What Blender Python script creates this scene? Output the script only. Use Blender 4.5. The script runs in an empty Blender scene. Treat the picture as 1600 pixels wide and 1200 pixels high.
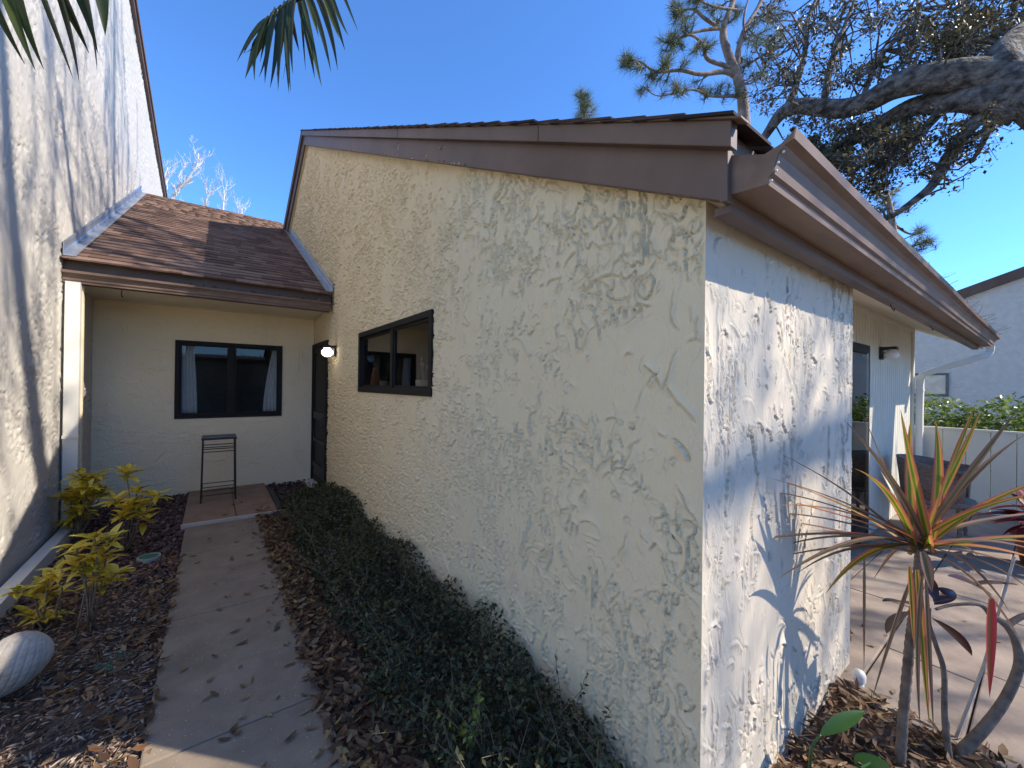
import bpy, math, random
import numpy as np
from mathutils import Vector, Matrix

random.seed(7)
rng = np.random.default_rng(7)
S = bpy.context.scene
C = S.collection

# ------------------------------------------------------------------ camera
CAMZ = 1.48
YAW, PITCH, ROLL = math.radians(36.563), math.radians(0.2096), math.radians(-0.6908)
FPX = 629.34                                    # focal length in photo pixels (1600 wide)


def cam_axes():
    f = Vector((math.sin(YAW), math.cos(YAW), 0)); r = Vector((math.cos(YAW), -math.sin(YAW), 0)); d = Vector((0, 0, -1))
    f2 = f * math.cos(PITCH) - d * math.sin(PITCH); d2 = d * math.cos(PITCH) + f * math.sin(PITCH)
    r2 = r * math.cos(ROLL) + d2 * math.sin(ROLL); d3 = -r * math.sin(ROLL) + d2 * math.cos(ROLL)
    return r2, d3, f2


AR, AD, AF = cam_axes()
cam = bpy.data.cameras.new('camera')
cam.sensor_width = 36; cam.lens = FPX * 36 / 1600; cam.clip_start = 0.02; cam.clip_end = 2000
camo = bpy.data.objects.new('camera', cam); C.objects.link(camo)
m = Matrix((AR, -AD, -AF)).transposed().to_4x4(); m.translation = (0, 0, CAMZ)
camo.matrix_world = m
S.camera = camo

# ------------------------------------------------------------------ sky, sun, exposure
SUN = Vector((-1, 1.06, -1.17))
w = bpy.data.worlds.new('World'); S.world = w; w.use_nodes = True
nt = w.node_tree; nt.nodes.clear()
sky = nt.nodes.new('ShaderNodeTexSky'); sky.sky_type = 'NISHITA'; sky.sun_disc = False
sky.sun_elevation = math.asin(1.17 / SUN.length)
sky.sun_rotation = math.atan2(1, -1.06)
sky.air_density = 2.0; sky.dust_density = 0.0; sky.ozone_density = 10.0; sky.altitude = 7000
bg = nt.nodes.new('ShaderNodeBackground'); bg.inputs[1].default_value = 0.15
wo = nt.nodes.new('ShaderNodeOutputWorld')
hs = nt.nodes.new('ShaderNodeHueSaturation'); hs.inputs['Saturation'].default_value = 1.04
nt.links.new(sky.outputs[0], hs.inputs['Color']); nt.links.new(hs.outputs[0], bg.inputs[0]); nt.links.new(bg.outputs[0], wo.inputs[0])
sl = bpy.data.lights.new('sun', 'SUN'); sl.energy = 3.15; sl.angle = math.radians(0.55); sl.color = (1.0, 0.905, 0.77)
so = bpy.data.objects.new('sun', sl); C.objects.link(so)
so.rotation_euler = SUN.to_track_quat('-Z', 'Y').to_euler(); so.location = (10, -11, 15)
S.view_settings.view_transform = 'Standard'; S.view_settings.look = 'None'
S.view_settings.gamma = 1; S.view_settings.use_curve_mapping = False
S.view_settings.exposure = 1.3
S.render.engine = 'CYCLES'
S.cycles.use_denoising = True
S.cycles.max_bounces = 8; S.cycles.diffuse_bounces = 5; S.cycles.transparent_max_bounces = 12
S.cycles.sample_clamp_indirect = 6


# ------------------------------------------------------------------ helpers
def P(px, py, d):
    """world point seen at photo pixel (px, py) at camera depth d"""
    return Vector((0, 0, CAMZ)) + (AR * ((px - 800) / FPX) + AD * ((py - 600) / FPX) + AF) * d


def tag(o, label=None, cat=None, group=None, kind=None):
    if label: o['label'] = label
    if cat: o['category'] = cat
    if group: o['group'] = group
    if kind: o['kind'] = kind
    return o


def thing(name, loc, label, cat, group=None):
    o = bpy.data.objects.new(name, None); C.objects.link(o); o.location = loc; o.empty_display_size = 0.1
    return tag(o, label, cat, group)


def set_parent(o, parent):
    if parent is None: return
    o.parent = parent
    q = parent; off = Vector((0, 0, 0))
    while q is not None:
        off = off + q.location; q = q.parent
    o.location = Vector(o.location) - off


def link_mesh(name, me, mats, parent=None, smooth=False, loc=None):
    for mt in (mats if isinstance(mats, (list, tuple)) else [mats]):
        if mt and me.materials.find(mt.name) < 0: me.materials.append(mt)
    if smooth: me.shade_smooth()
    o = bpy.data.objects.new(name, me); C.objects.link(o)
    if loc is not None: o.location = loc
    set_parent(o, parent)
    return o


class MB:
    def __init__(s): s.v = []; s.f = []; s.mi = []; s.m = 0

    def add(s, vs, fs):
        b = len(s.v); s.v += [tuple(x) for x in vs]
        s.f += [tuple(b + i for i in f) for f in fs]; s.mi += [s.m] * len(fs)

    def box(s, x0, x1, y0, y1, z0, z1):
        s.add([(x0, y0, z0), (x1, y0, z0), (x1, y1, z0), (x0, y1, z0), (x0, y0, z1), (x1, y0, z1), (x1, y1, z1), (x0, y1, z1)],
              [(0, 3, 2, 1), (4, 5, 6, 7), (0, 1, 5, 4), (1, 2, 6, 5), (2, 3, 7, 6), (3, 0, 4, 7)])
        return s

    def prism(s, pts, a0, a1, axis='x'):
        """closed profile in the two other axes (y,z for x; x,z for y; x,y for z) extruded along axis"""
        n = len(pts)
        def mk(p, a):
            return {'x': (a, p[0], p[1]), 'y': (p[0], a, p[1]), 'z': (p[0], p[1], a)}[axis]
        vs = [mk(p, a0) for p in pts] + [mk(p, a1) for p in pts]
        fs = [(i, (i + 1) % n, n + (i + 1) % n, n + i) for i in range(n)]
        fs += [tuple(range(n))[::-1], tuple(range(n, 2 * n))]
        s.add(vs, fs); return s

    def tube(s, pts, rad, n=8, cap=True):
        pts = [Vector(p) for p in pts]
        if not isinstance(rad, (list, tuple)): rad = [rad] * len(pts)
        vs = []; up = Vector((0.13, 0.21, 0.97))
        for i, p in enumerate(pts):
            d = (pts[min(i + 1, len(pts) - 1)] - pts[max(i - 1, 0)])
            d = d.normalized() if d.length > 1e-9 else Vector((0, 0, 1))
            u = up - d * up.dot(d)
            if u.length < 1e-3: u = Vector((1, 0, 0)) - d * d.x
            u.normalize(); up = u; q = d.cross(u)
            for k in range(n):
                a = 2 * math.pi * k / n
                vs.append(p + (u * math.cos(a) + q * math.sin(a)) * rad[i])
        fs = []
        for i in range(len(pts) - 1):
            for k in range(n):
                a = i * n + k; b = i * n + (k + 1) % n
                fs.append((a, b, b + n, a + n))
        if cap: fs += [tuple(range(n))[::-1], tuple(range((len(pts) - 1) * n, len(pts) * n))]
        s.add(vs, fs); return s

    def lathe(s, prof, n=24, mat=Matrix()):
        vs = []
        for r, z in prof:
            for k in range(n):
                a = 2 * math.pi * k / n
                vs.append(mat @ Vector((r * math.cos(a), r * math.sin(a), z)))
        fs = []
        for i in range(len(prof) - 1):
            for k in range(n):
                a = i * n + k; b = i * n + (k + 1) % n
                fs.append((a, b, b + n, a + n))
        s.add(vs, fs); return s

    def mesh(s, name='mesh'):
        me = bpy.data.meshes.new(name); me.from_pydata(s.v, [], s.f)
        me.polygons.foreach_set('material_index', s.mi); me.update(); return me

    def build(s, name, mat, parent=None, smooth=False):
        return link_mesh(name, s.mesh(name), mat, parent, smooth)


def bevel(o, wd=0.004, seg=2):
    b = o.modifiers.new('bevel', 'BEVEL'); b.width = wd; b.segments = seg; b.limit_method = 'ANGLE'; b.angle_limit = 0.6
    return o


def np_mesh(name, V, F, mats, parent=None, smooth=False, tint=None):
    V = np.asarray(V, np.float32); F = np.asarray(F, np.int32); k = F.shape[1]
    me = bpy.data.meshes.new(name)
    me.vertices.add(len(V)); me.vertices.foreach_set('co', V.ravel())
    me.loops.add(F.size); me.loops.foreach_set('vertex_index', F.ravel())
    me.polygons.add(len(F)); me.polygons.foreach_set('loop_start', np.arange(0, F.size, k, dtype=np.int32))
    me.polygons.foreach_set('loop_total', np.full(len(F), k, np.int32))
    me.update(calc_edges=True); me.validate()
    if tint is not None:
        a = me.attributes.new('tint', 'FLOAT', 'POINT'); a.data.foreach_set('value', np.asarray(tint, np.float32))
    return link_mesh(name, me, mats, parent, smooth)


def rotmats(n, tilt=1.0, full=False):
    """random rotations: spin about z, then tilt by up to tilt rad"""
    a = rng.uniform(0, 2 * np.pi, n)
    if full:
        q = rng.normal(size=(n, 4)); q /= np.linalg.norm(q, axis=1)[:, None]; ww, x, y, z = q.T
        return np.stack([np.stack([1 - 2 * (y * y + z * z), 2 * (x * y - z * ww), 2 * (x * z + y * ww)], -1),
                         np.stack([2 * (x * y + z * ww), 1 - 2 * (x * x + z * z), 2 * (y * z - x * ww)], -1),
                         np.stack([2 * (x * z - y * ww), 2 * (y * z + x * ww), 1 - 2 * (x * x + y * y)], -1)], 1)
    b = rng.normal(0, tilt, n); c = rng.normal(0, tilt, n)
    z0 = np.zeros(n); o1 = np.ones(n)
    Rz = np.stack([np.stack([np.cos(a), -np.sin(a), z0], -1), np.stack([np.sin(a), np.cos(a), z0], -1), np.stack([z0, z0, o1], -1)], 1)
    Rx = np.stack([np.stack([o1, z0, z0], -1), np.stack([z0, np.cos(b), -np.sin(b)], -1), np.stack([z0, np.sin(b), np.cos(b)], -1)], 1)
    Ry = np.stack([np.stack([np.cos(c), z0, np.sin(c)], -1), np.stack([z0, o1, z0], -1), np.stack([-np.sin(c), z0, np.cos(c)], -1)], 1)
    return Rz @ Rx @ Ry


def scatter(name, tv, tf, pts, scale, rots, mat, parent=None, smooth=False):
    """many copies of one template joined into one mesh; tint = random per copy"""
    tv = np.asarray(tv, float); tf = np.asarray(tf, int); n = len(pts)
    sc = np.asarray(scale, float)
    if sc.ndim == 1: sc = np.repeat(sc[:, None], 3, 1)
    V = np.einsum('nij,nkj->nki', rots, tv[None] * sc[:, None, :]) + np.asarray(pts)[:, None, :]
    F = tf[None] + (np.arange(n) * len(tv))[:, None, None]
    return np_mesh(name, V.reshape(-1, 3), F.reshape(-1, tf.shape[1]), mat, parent, smooth, np.repeat(rng.random(n), len(tv)))


# templates: a folded leaf (unit length along x), a broad curled leaf, a chip
LEAF_V = [(0, 0, 0), (.35, -.2, .05), (.35, .2, .05), (.4, 0, -.01), (.75, -.14, .03), (.75, .14, .03), (1, 0, -.03)]
LEAF_F = [(0, 1, 3), (0, 3, 2), (3, 1, 4), (3, 4, 6), (3, 6, 5), (3, 5, 2)]
QLEAF_V = [(0, 0, 0), (.5, -.24, .05), (1, 0, 0), (.5, .24, .05)]
QLEAF_F = [(0, 1, 2), (0, 2, 3)]
DRY_V = [(-.5, 0, .1), (-.2, -.2, .04), (.2, -.22, .05), (.5, 0, .16), (.2, .2, .09), (-.2, .2, .07), (0, 0, 0)]
DRY_F = [(6, 0, 1), (6, 1, 2), (6, 2, 3), (6, 3, 4), (6, 4, 5), (6, 5, 0)]
ROCK_V = [(-.5, -.1, 0), (-.1, -.42, .05), (.45, -.2, 0), (.4, .3, .02), (-.15, .4, 0), (-.05, 0, .3), (.15, .05, .27), (0, 0, -.2)]
ROCK_F = [(0, 1, 5), (1, 2, 6), (1, 6, 5), (2, 3, 6), (3, 4, 6), (4, 5, 6), (4, 0, 5), (1, 0, 7), (2, 1, 7), (3, 2, 7), (4, 3, 7), (0, 4, 7)]


def vnoise(u, v, sc, seed):
    r = np.random.default_rng(seed); L = r.random((256, 256))
    x = u * sc + 100; y = v * sc + 100
    xi = np.floor(x).astype(int); yi = np.floor(y).astype(int); fx = x - xi; fy = y - yi
    fx = fx * fx * (3 - 2 * fx); fy = fy * fy * (3 - 2 * fy)
    a = L[xi % 256, yi % 256]; b = L[(xi + 1) % 256, yi % 256]; c = L[xi % 256, (yi + 1) % 256]; d = L[(xi + 1) % 256, (yi + 1) % 256]
    return (a * (1 - fx) + b * fx) * (1 - fy) + (c * (1 - fx) + d * fx) * fy


# ------------------------------------------------------------------ materials
def newmat(name):
    mt = bpy.data.materials.new(name); mt.use_nodes = True
    n = mt.node_tree; b = n.nodes['Principled BSDF']
    return mt, n, b


def ramp(n, stops):
    r = n.nodes.new('ShaderNodeValToRGB'); e = r.color_ramp.elements
    while len(e) < len(stops): e.new(0.5)
    for i, (p, c) in enumerate(stops):
        e[i].position = p; e[i].color = (*c, 1)
    return r


def noise(n, sc, detail=4, rough=0.55, coord='Object', stretch=None, dist=0):
    tc = n.nodes.new('ShaderNodeTexCoord'); t = n.nodes.new('ShaderNodeTexNoise')
    t.inputs['Scale'].default_value = sc; t.inputs['Detail'].default_value = detail; t.inputs['Roughness'].default_value = rough
    t.inputs['Distortion'].default_value = dist
    if stretch:
        mp = n.nodes.new('ShaderNodeMapping'); mp.inputs['Scale'].default_value = stretch
        n.links.new(tc.outputs[coord], mp.inputs[0]); n.links.new(mp.outputs[0], t.inputs[0])
    else:
        n.links.new(tc.outputs[coord], t.inputs[0])
    return t


def mat_noise(name, c1, c2, sc=3, rough=0.8, bump=0.0, bsc=60, bdist=0.004, stretch=None, metallic=0, spec=0.5, detail=4, lo=.3, hi=.7, coat=0):
    mt, n, b = newmat(name)
    t = noise(n, sc, detail, stretch=stretch); r = ramp(n, [(lo, c1), (hi, c2)])
    n.links.new(t.outputs[0], r.inputs[0]); n.links.new(r.outputs[0], b.inputs['Base Color'])
    b.inputs['Roughness'].default_value = rough; b.inputs['Metallic'].default_value = metallic
    b.inputs['Specular IOR Level'].default_value = spec
    if bump:
        t2 = noise(n, bsc, 5); bp = n.nodes.new('ShaderNodeBump'); bp.inputs['Strength'].default_value = bump; bp.inputs['Distance'].default_value = bdist
        n.links.new(t2.outputs[0], bp.inputs['Height']); n.links.new(bp.outputs[0], b.inputs['Normal'])
    return mt


def mat_stucco(name, c1, c2, stain=(0.45, 0.42, 0.36), st=(1, 1, .5), amp=.011, sc=1.0):
    mt, n, b = newmat(name)
    t = noise(n, 1.3, 5); r = ramp(n, [(.3, c1), (.7, c2)]); n.links.new(t.outputs[0], r.inputs[0])
    t2 = noise(n, 2.2, 8, .7, stretch=(1, 1, .3)); r2 = ramp(n, [(.58, (0, 0, 0)), (.84, (.4, .4, .4))]); n.links.new(t2.outputs[0], r2.inputs[0])
    mx = n.nodes.new('ShaderNodeMix'); mx.data_type = 'RGBA'
    n.links.new(r2.outputs[0], mx.inputs['Factor']); n.links.new(r.outputs[0], mx.inputs['A']); mx.inputs['B'].default_value = (*stain, 1)
    n.links.new(mx.outputs['Result'], b.inputs['Base Color'])
    b.inputs['Roughness'].default_value = 0.82; b.inputs['Specular IOR Level'].default_value = 0.25
    # skip-trowel coat: flat patches that end in sharp ragged lips
    def terr(scale, levels, dist, e):
        q = noise(n, scale * sc, 3.5, .55, stretch=st, dist=dist); stp = []; k = len(levels)
        for i, l in enumerate(levels): stp += [(l - e, (i / k,) * 3), (l + e, ((i + 1) / k,) * 3)]
        q2 = ramp(n, stp); n.links.new(q.outputs[0], q2.inputs[0]); return q2.outputs[0]
    def mul(a, v=None, b_=None, op='MULTIPLY'):
        q = n.nodes.new('ShaderNodeMath'); q.operation = op; n.links.new(a, q.inputs[0])
        if b_ is not None: n.links.new(b_, q.inputs[1])
        else: q.inputs[1].default_value = v
        return q.outputs[0]
    mk = noise(n, 2.6 * sc, 4); mr = ramp(n, [(.40, (.12,) * 3), (.62, (1,) * 3)]); n.links.new(mk.outputs[0], mr.inputs[0])
    h = mul(mul(terr(8, (.50,), .6, .006), .25), None, mul(mul(terr(17, (.46, .57), .5, .014), .40), None, mr.outputs[0]), 'ADD')
    h = mul(h, None, mul(mul(terr(38, (.60,), .5, .03), .22), None, mr.outputs[0]), 'ADD')
    t3 = noise(n, 60, 5, .6); h = mul(h, None, mul(t3.outputs[0], .06), 'ADD')
    bp = n.nodes.new('ShaderNodeBump'); bp.inputs['Strength'].default_value = 1; bp.inputs['Distance'].default_value = amp
    n.links.new(h, bp.inputs['Height']); n.links.new(bp.outputs[0], b.inputs['Normal'])
    return mt


def mat_tint(name, stops, rough=0.7, trans=0.0, src='attr', var=0.0, spec=0.3, bump=0):
    """colour by a random value per piece (attribute tint, or the object's own random)"""
    mt, n, b = newmat(name)
    if src == 'attr':
        a = n.nodes.new('ShaderNodeAttribute'); a.attribute_name = 'tint'; out = a.outputs['Fac']
    else:
        a = n.nodes.new('ShaderNodeObjectInfo'); out = a.outputs['Random']
    if var:
        t = noise(n, 40, 3); ma = n.nodes.new('ShaderNodeMath'); ma.operation = 'MULTIPLY_ADD'; ma.inputs[1].default_value = var
        n.links.new(t.outputs[0], ma.inputs[0]); n.links.new(out, ma.inputs[2])
        mb = n.nodes.new('ShaderNodeMath'); mb.operation = 'SUBTRACT'; mb.inputs[1].default_value = var * .5; n.links.new(ma.outputs[0], mb.inputs[0]); out = mb.outputs[0]
    r = ramp(n, stops); n.links.new(out, r.inputs[0]); n.links.new(r.outputs[0], b.inputs['Base Color'])
    b.inputs['Roughness'].default_value = rough; b.inputs['Specular IOR Level'].default_value = spec
    if bump:
        t2 = noise(n, 90, 4); bp = n.nodes.new('ShaderNodeBump'); bp.inputs['Strength'].default_value = bump; bp.inputs['Distance'].default_value = .003
        n.links.new(t2.outputs[0], bp.inputs['Height']); n.links.new(bp.outputs[0], b.inputs['Normal'])
    if trans: add_trans(n, b, r.outputs[0], trans)
    return mt


def add_trans(n, b, col, f):
    tr = n.nodes.new('ShaderNodeBsdfTranslucent'); n.links.new(col, tr.inputs[0])
    ms = n.nodes.new('ShaderNodeMixShader'); ms.inputs[0].default_value = f
    o = n.nodes['Material Output']
    n.links.new(b.outputs[0], ms.inputs[1]); n.links.new(tr.outputs[0], ms.inputs[2]); n.links.new(ms.outputs[0], o.inputs[0])


M = {}
M['stucco'] = mat_stucco('stucco_shade_tone', (.71, .59, .385), (.755, .635, .42), (.52, .45, .33), amp=.004)  # house paint, warmed in the colour for the wall in shade
M['stucco_back'] = mat_stucco('stucco_entry', (.82, .685, .46), (.87, .74, .51), st=(.4, 1, 1), amp=.006)
M['stucco_left'] = mat_stucco('stucco_tall_house', (.52, .49, .44), (.58, .55, .50), (.46, .44, .40), st=(1, 1, .45), amp=.004)
M['stucco_sun_tone'] = mat_stucco('stucco_sun_tone', (.575, .50, .39), (.635, .56, .445), (.5, .46, .39), st=(1, 1, .45), amp=.004)  # same house paint, second tone standing in for the sunlit wall
M['stucco_far'] = mat_noise('stucco_far', (.64, .61, .56), (.74, .71, .65), 8, .9, .8, 25, .03)
M['brown'] = mat_noise('brown_paint', (.100, .060, .043), (.155, .099, .075), 3, .5, .3, 14, .004, detail=8)
M['brown_metal'] = mat_noise('brown_gutter', (.15, .098, .070), (.225, .150, .110), 5, .55, .25, 16, .004, stretch=(1, 3, 3), spec=.3, detail=8)
M['white_metal'] = mat_noise('white_metal', (.66, .64, .57), (.74, .72, .65), 4, .4)
M['cream_paint'] = mat_noise('cream_paint', (.60, .56, .45), (.68, .64, .53), 3, .6, .1, 50)
M['soffit'] = mat_noise('soffit_paint', (.66, .585, .44), (.73, .65, .50), 2, .7)
M['galv'] = mat_noise('galvanised', (.34, .37, .40), (.52, .55, .58), 5, .38, .1, 30, .002, metallic=.75, stretch=(3, 1, 1))
M['black'] = mat_noise('black_frame', (.010, .009, .008), (.018, .015, .013), 8, .6, spec=.25)
M['darkscreen'] = mat_noise('door_screen', (.008, .008, .008), (.014, .013, .012), 30, .6)
M['iron'] = mat_noise('black_iron', (.012, .011, .012), (.025, .022, .02), 20, .5)
M['slate'] = mat_noise('slate_top', (.09, .10, .10), (.17, .18, .18), 12, .5, .3)
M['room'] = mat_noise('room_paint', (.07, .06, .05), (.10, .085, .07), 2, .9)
M['soil'] = mat_noise('soil', (.045, .030, .022), (.13, .095, .075), 22, .95, .9, 70, .015, detail=8)
M['ground'] = mat_noise('dry_lawn', (.17, .15, .08), (.27, .23, .15), 3, .95, .6, 30, .02)
M['bark'] = mat_noise('oak_bark', (.075, .062, .052), (.32, .285, .25), 14, .95, 1.0, 22, .09, stretch=(.6, .6, 1), detail=9, lo=.38, hi=.64)
M['pinebark'] = mat_noise('pine_bark', (.12, .075, .055), (.34, .25, .20), 6, .9, .8, 14, .03)
M['pale_bark'] = mat_noise('pale_bark', (.50, .46, .43), (.66, .62, .58), 4, .8)
M['twig'] = mat_noise('brown_twig', (.10, .075, .05), (.20, .16, .11), 30, .8)
M['stem_grey'] = mat_noise('grey_stem', (.10, .072, .05), (.23, .18, .135), 25, .85, .6, 60, .006)
M['oakleaf'] = mat_tint('oak_leaf', [(0, (.026, .025, .011)), (.5, (.070, .064, .026)), (.8, (.14, .112, .048)), (1, (.23, .18, .09))], .45, .25)
M['hedgeleaf'] = mat_tint('hedge_leaf', [(0, (.026, .030, .014)), (.5, (.060, .066, .028)), (.85, (.12, .125, .055)), (1, (.16, .10, .05))], .5, .2)
M['bushleaf'] = mat_tint('bush_leaf', [(0, (.07, .115, .018)), (.6, (.15, .22, .035)), (1, (.30, .35, .08))], .35, .3)
M['needle'] = mat_tint('pine_needle', [(0, (.045, .065, .03)), (.5, (.10, .125, .05)), (1, (.30, .27, .12))], .5, .2)
M['dry'] = mat_tint('dry_leaf', [(0, (.055, .030, .016)), (.35, (.13, .068, .034)), (.7, (.22, .125, .065)), (.93, (.30, .19, .10)), (1, (.34, .24, .07))], .6, .15, var=.25)
M['dry_one'] = mat_tint('dry_leaf_single', [(0, (.09, .055, .03)), (.4, (.14, .085, .045)), (.8, (.23, .14, .075)), (1, (.28, .21, .11))], .6, .1, src='obj', var=.25)
M['chip'] = mat_tint('bark_chip', [(0, (.055, .036, .027)), (.45, (.16, .105, .078)), (.8, (.30, .22, .165)), (1, (.46, .39, .31))], .85, 0, var=.3, bump=.5)
M['rock'] = mat_tint('lava_rock', [(0, (.045, .024, .022)), (.5, (.105, .055, .047)), (.9, (.17, .105, .09)), (1, (.23, .17, .15))], .9, 0, var=.3, bump=.8)
SH = [(0, (.095, .056, .042)), (.35, (.14, .084, .062)), (.7, (.18, .112, .084)), (1, (.225, .148, .113))]
M['shingle'] = mat_tint('shingle', SH, .9, 0, src='obj', var=.35, bump=.6)
M['shingle_far'] = mat_tint('shingle_far', SH, .9, 0, src='attr', var=.35, bump=.6)
M['shingle_dark'] = mat_tint('shingle_dark', [(0, (.03, .022, .02)), (1, (.075, .05, .043))], .9, 0, src='obj', var=.3, bump=.6)


def mat_concrete():
    mt, n, b = newmat('shell_concrete')
    t = noise(n, 3.2, 10, .72); r = ramp(n, [(.3, (.158, .120, .085)), (.72, (.285, .226, .164))]); n.links.new(t.outputs[0], r.inputs[0])
    tc = n.nodes.new('ShaderNodeTexCoord'); v = n.nodes.new('ShaderNodeTexVoronoi'); v.inputs['Scale'].default_value = 42; v.inputs['Randomness'].default_value = 1
    n.links.new(tc.outputs['Object'], v.inputs[0])
    r2 = ramp(n, [(.06, (1, 1, 1)), (.14, (0, 0, 0))]); n.links.new(v.outputs['Distance'], r2.inputs[0])
    sp = n.nodes.new('ShaderNodeSeparateColor'); n.links.new(v.outputs['Color'], sp.inputs[0])
    gt = n.nodes.new('ShaderNodeMath'); gt.operation = 'GREATER_THAN'; gt.inputs[1].default_value = .55; n.links.new(sp.outputs[0], gt.inputs[0])
    mu = n.nodes.new('ShaderNodeMath'); mu.operation = 'MULTIPLY'; n.links.new(gt.outputs[0], mu.inputs[0]); n.links.new(r2.outputs[0], mu.inputs[1])
    mx = n.nodes.new('ShaderNodeMix'); mx.data_type = 'RGBA'; n.links.new(mu.outputs[0], mx.inputs['Factor']); n.links.new(r.outputs[0], mx.inputs['A']); mx.inputs['B'].default_value = (.46, .43, .38, 1)
    n.links.new(mx.outputs['Result'], b.inputs['Base Color']); b.inputs['Roughness'].default_value = .85
    t3 = noise(n, 130, 5); bp = n.nodes.new('ShaderNodeBump'); bp.inputs['Strength'].default_value = .5; bp.inputs['Distance'].default_value = .004
    n.links.new(t3.outputs[0], bp.inputs['Height']); n.links.new(bp.outputs[0], b.inputs['Normal'])
    return mt


def mat_glass(name, refl=.3):
    mt, n, b = newmat(name); n.nodes.remove(b); o = n.nodes['Material Output']
    tr = n.nodes.new('ShaderNodeBsdfTransparent'); tr.inputs[0].default_value = (.72, .74, .74, 1)
    gl = n.nodes.new('ShaderNodeBsdfGlossy'); gl.inputs['Roughness'].default_value = .01; gl.inputs[0].default_value = (.95, .95, .95, 1)
    lw = n.nodes.new('ShaderNodeFresnel'); lw.inputs[0].default_value = 1.6 if refl > .05 else 1.45
    mr = n.nodes.new('ShaderNodeMath'); mr.operation = 'ADD'; mr.inputs[1].default_value = refl; mr.use_clamp = True; n.links.new(lw.outputs[0], mr.inputs[0])
    ms = n.nodes.new('ShaderNodeMixShader'); n.links.new(mr.outputs[0], ms.inputs[0]); n.links.new(tr.outputs[0], ms.inputs[1]); n.links.new(gl.outputs[0], ms.inputs[2])
    n.links.new(ms.outputs[0], o.inputs[0]); return mt


def mat_plain(name, c, rough=.5, emit=0, spec=.5, trans=0):
    mt, n, b = newmat(name)
    t = noise(n, 14, 3); r = ramp(n, [(.3, tuple(x * .9 for x in c)), (.7, tuple(min(1, x * 1.08) for x in c))]); n.links.new(t.outputs[0], r.inputs[0]); n.links.new(r.outputs[0], b.inputs['Base Color'])
    b.inputs['Roughness'].default_value = rough; b.inputs['Specular IOR Level'].default_value = spec
    if emit: b.inputs['Emission Color'].default_value = (1, .93, .80, 1); b.inputs['Emission Strength'].default_value = emit
    if trans: add_trans(n, b, r.outputs[0], trans)
    return mt


def mat_strap(name, stops, trans=.4):
    """colour across the width of a strap leaf (UV x) with streaks along it"""
    mt, n, b = newmat(name)
    uv = n.nodes.new('ShaderNodeUVMap'); sx = n.nodes.new('ShaderNodeSeparateXYZ'); n.links.new(uv.outputs[0], sx.inputs[0])
    mp = n.nodes.new('ShaderNodeMapping'); mp.inputs['Scale'].default_value = (14, .8, 1); n.links.new(uv.outputs[0], mp.inputs[0])
    t = n.nodes.new('ShaderNodeTexNoise'); t.inputs['Scale'].default_value = 1; n.links.new(mp.outputs[0], t.inputs[0])
    ma = n.nodes.new('ShaderNodeMath'); ma.operation = 'MULTIPLY_ADD'; ma.inputs[1].default_value = .22; n.links.new(t.outputs[0], ma.inputs[0]); n.links.new(sx.outputs[0], ma.inputs[2])
    mb = n.nodes.new('ShaderNodeMath'); mb.operation = 'SUBTRACT'; mb.inputs[1].default_value = .11; n.links.new(ma.outputs[0], mb.inputs[0])
    r = ramp(n, stops); n.links.new(mb.outputs[0], r.inputs[0]); n.links.new(r.outputs[0], b.inputs['Base Color'])
    b.inputs['Roughness'].default_value = .38
    add_trans(n, b, r.outputs[0], trans); return mt


M['concrete'] = mat_concrete()
M['glass'] = mat_glass('window_glass', .10)
M['glass_front'] = mat_glass('window_glass_entry', .0)
M['tile'] = mat_noise('terracotta_tile', (.20, .125, .085), (.31, .205, .145), 5, .7, .3, 40, .003, detail=8)
M['tile_edge'] = mat_noise('tile_edge', (.42, .36, .30), (.55, .48, .41), 9, .7)
M['paver'] = mat_noise('stamped_concrete', (.19, .145, .112), (.33, .26, .205), 3.5, .75, .4, 30, .008, detail=8)
M['joint'] = mat_noise('dark_joint', (.04, .03, .025), (.07, .055, .045), 20, .95)
M['curtain'] = mat_noise('lace_curtain', (.70, .69, .67), (.86, .85, .83), 30, .9)
M['globe_lit'] = mat_plain('lit_globe', (.85, .83, .78), .3, emit=2.5)
M['globe'] = mat_plain('globe', (.74, .70, .66), .3)
M['potwhite'] = mat_plain('white_pot', (.62, .60, .50), .4)
M['terracotta'] = mat_plain('terracotta', (.33, .10, .045), .6)
M['succulent'] = mat_plain('succulent', (.07, .10, .055), .5)
M['ceramic'] = mat_noise('urn_ceramic', (.24, .20, .155), (.50, .46, .40), 5, .7, .5, 30, .004, detail=10)
M['urn_in'] = mat_noise('urn_lip', (.34, .25, .18), (.46, .36, .27), 9, .7)
M['green_plastic'] = mat_plain('green_plastic', (.03, .13, .085), .5)
M['grey_plastic'] = mat_plain('pale_ring', (.28, .33, .28), .5)
M['wicker'] = mat_noise('wicker', (.15, .10, .07), (.28, .20, .145), 50, .7, .8, 120, .006)
M['rub_leaf'] = mat_plain('burgundy_leaf', (.055, .022, .022), .28, trans=.12)
M['green_leaf'] = mat_plain('green_leaf', (.035, .095, .022), .3, trans=.25)
M['red_leaf'] = mat_tint('red_leaf', [(0, (.10, .012, .012)), (.6, (.24, .035, .03)), (1, (.40, .10, .13))], .4, .3, src='obj')
M['sun_palm'] = mat_tint('palm_leaf', [(0, (.022, .030, .012)), (.7, (.04, .055, .018)), (1, (.09, .11, .025))], .35, .25, src='obj')
M['drac'] = mat_strap('dracaena_leaf', [(0, (.50, .13, .10)), (.15, (.58, .20, .08)), (.27, (.60, .38, .06)), (.41, (.12, .22, .02)), (.59, (.12, .22, .02)), (.73, (.60, .38, .06)), (.85, (.58, .20, .08)), (1, (.50, .13, .10))], .5)
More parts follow.
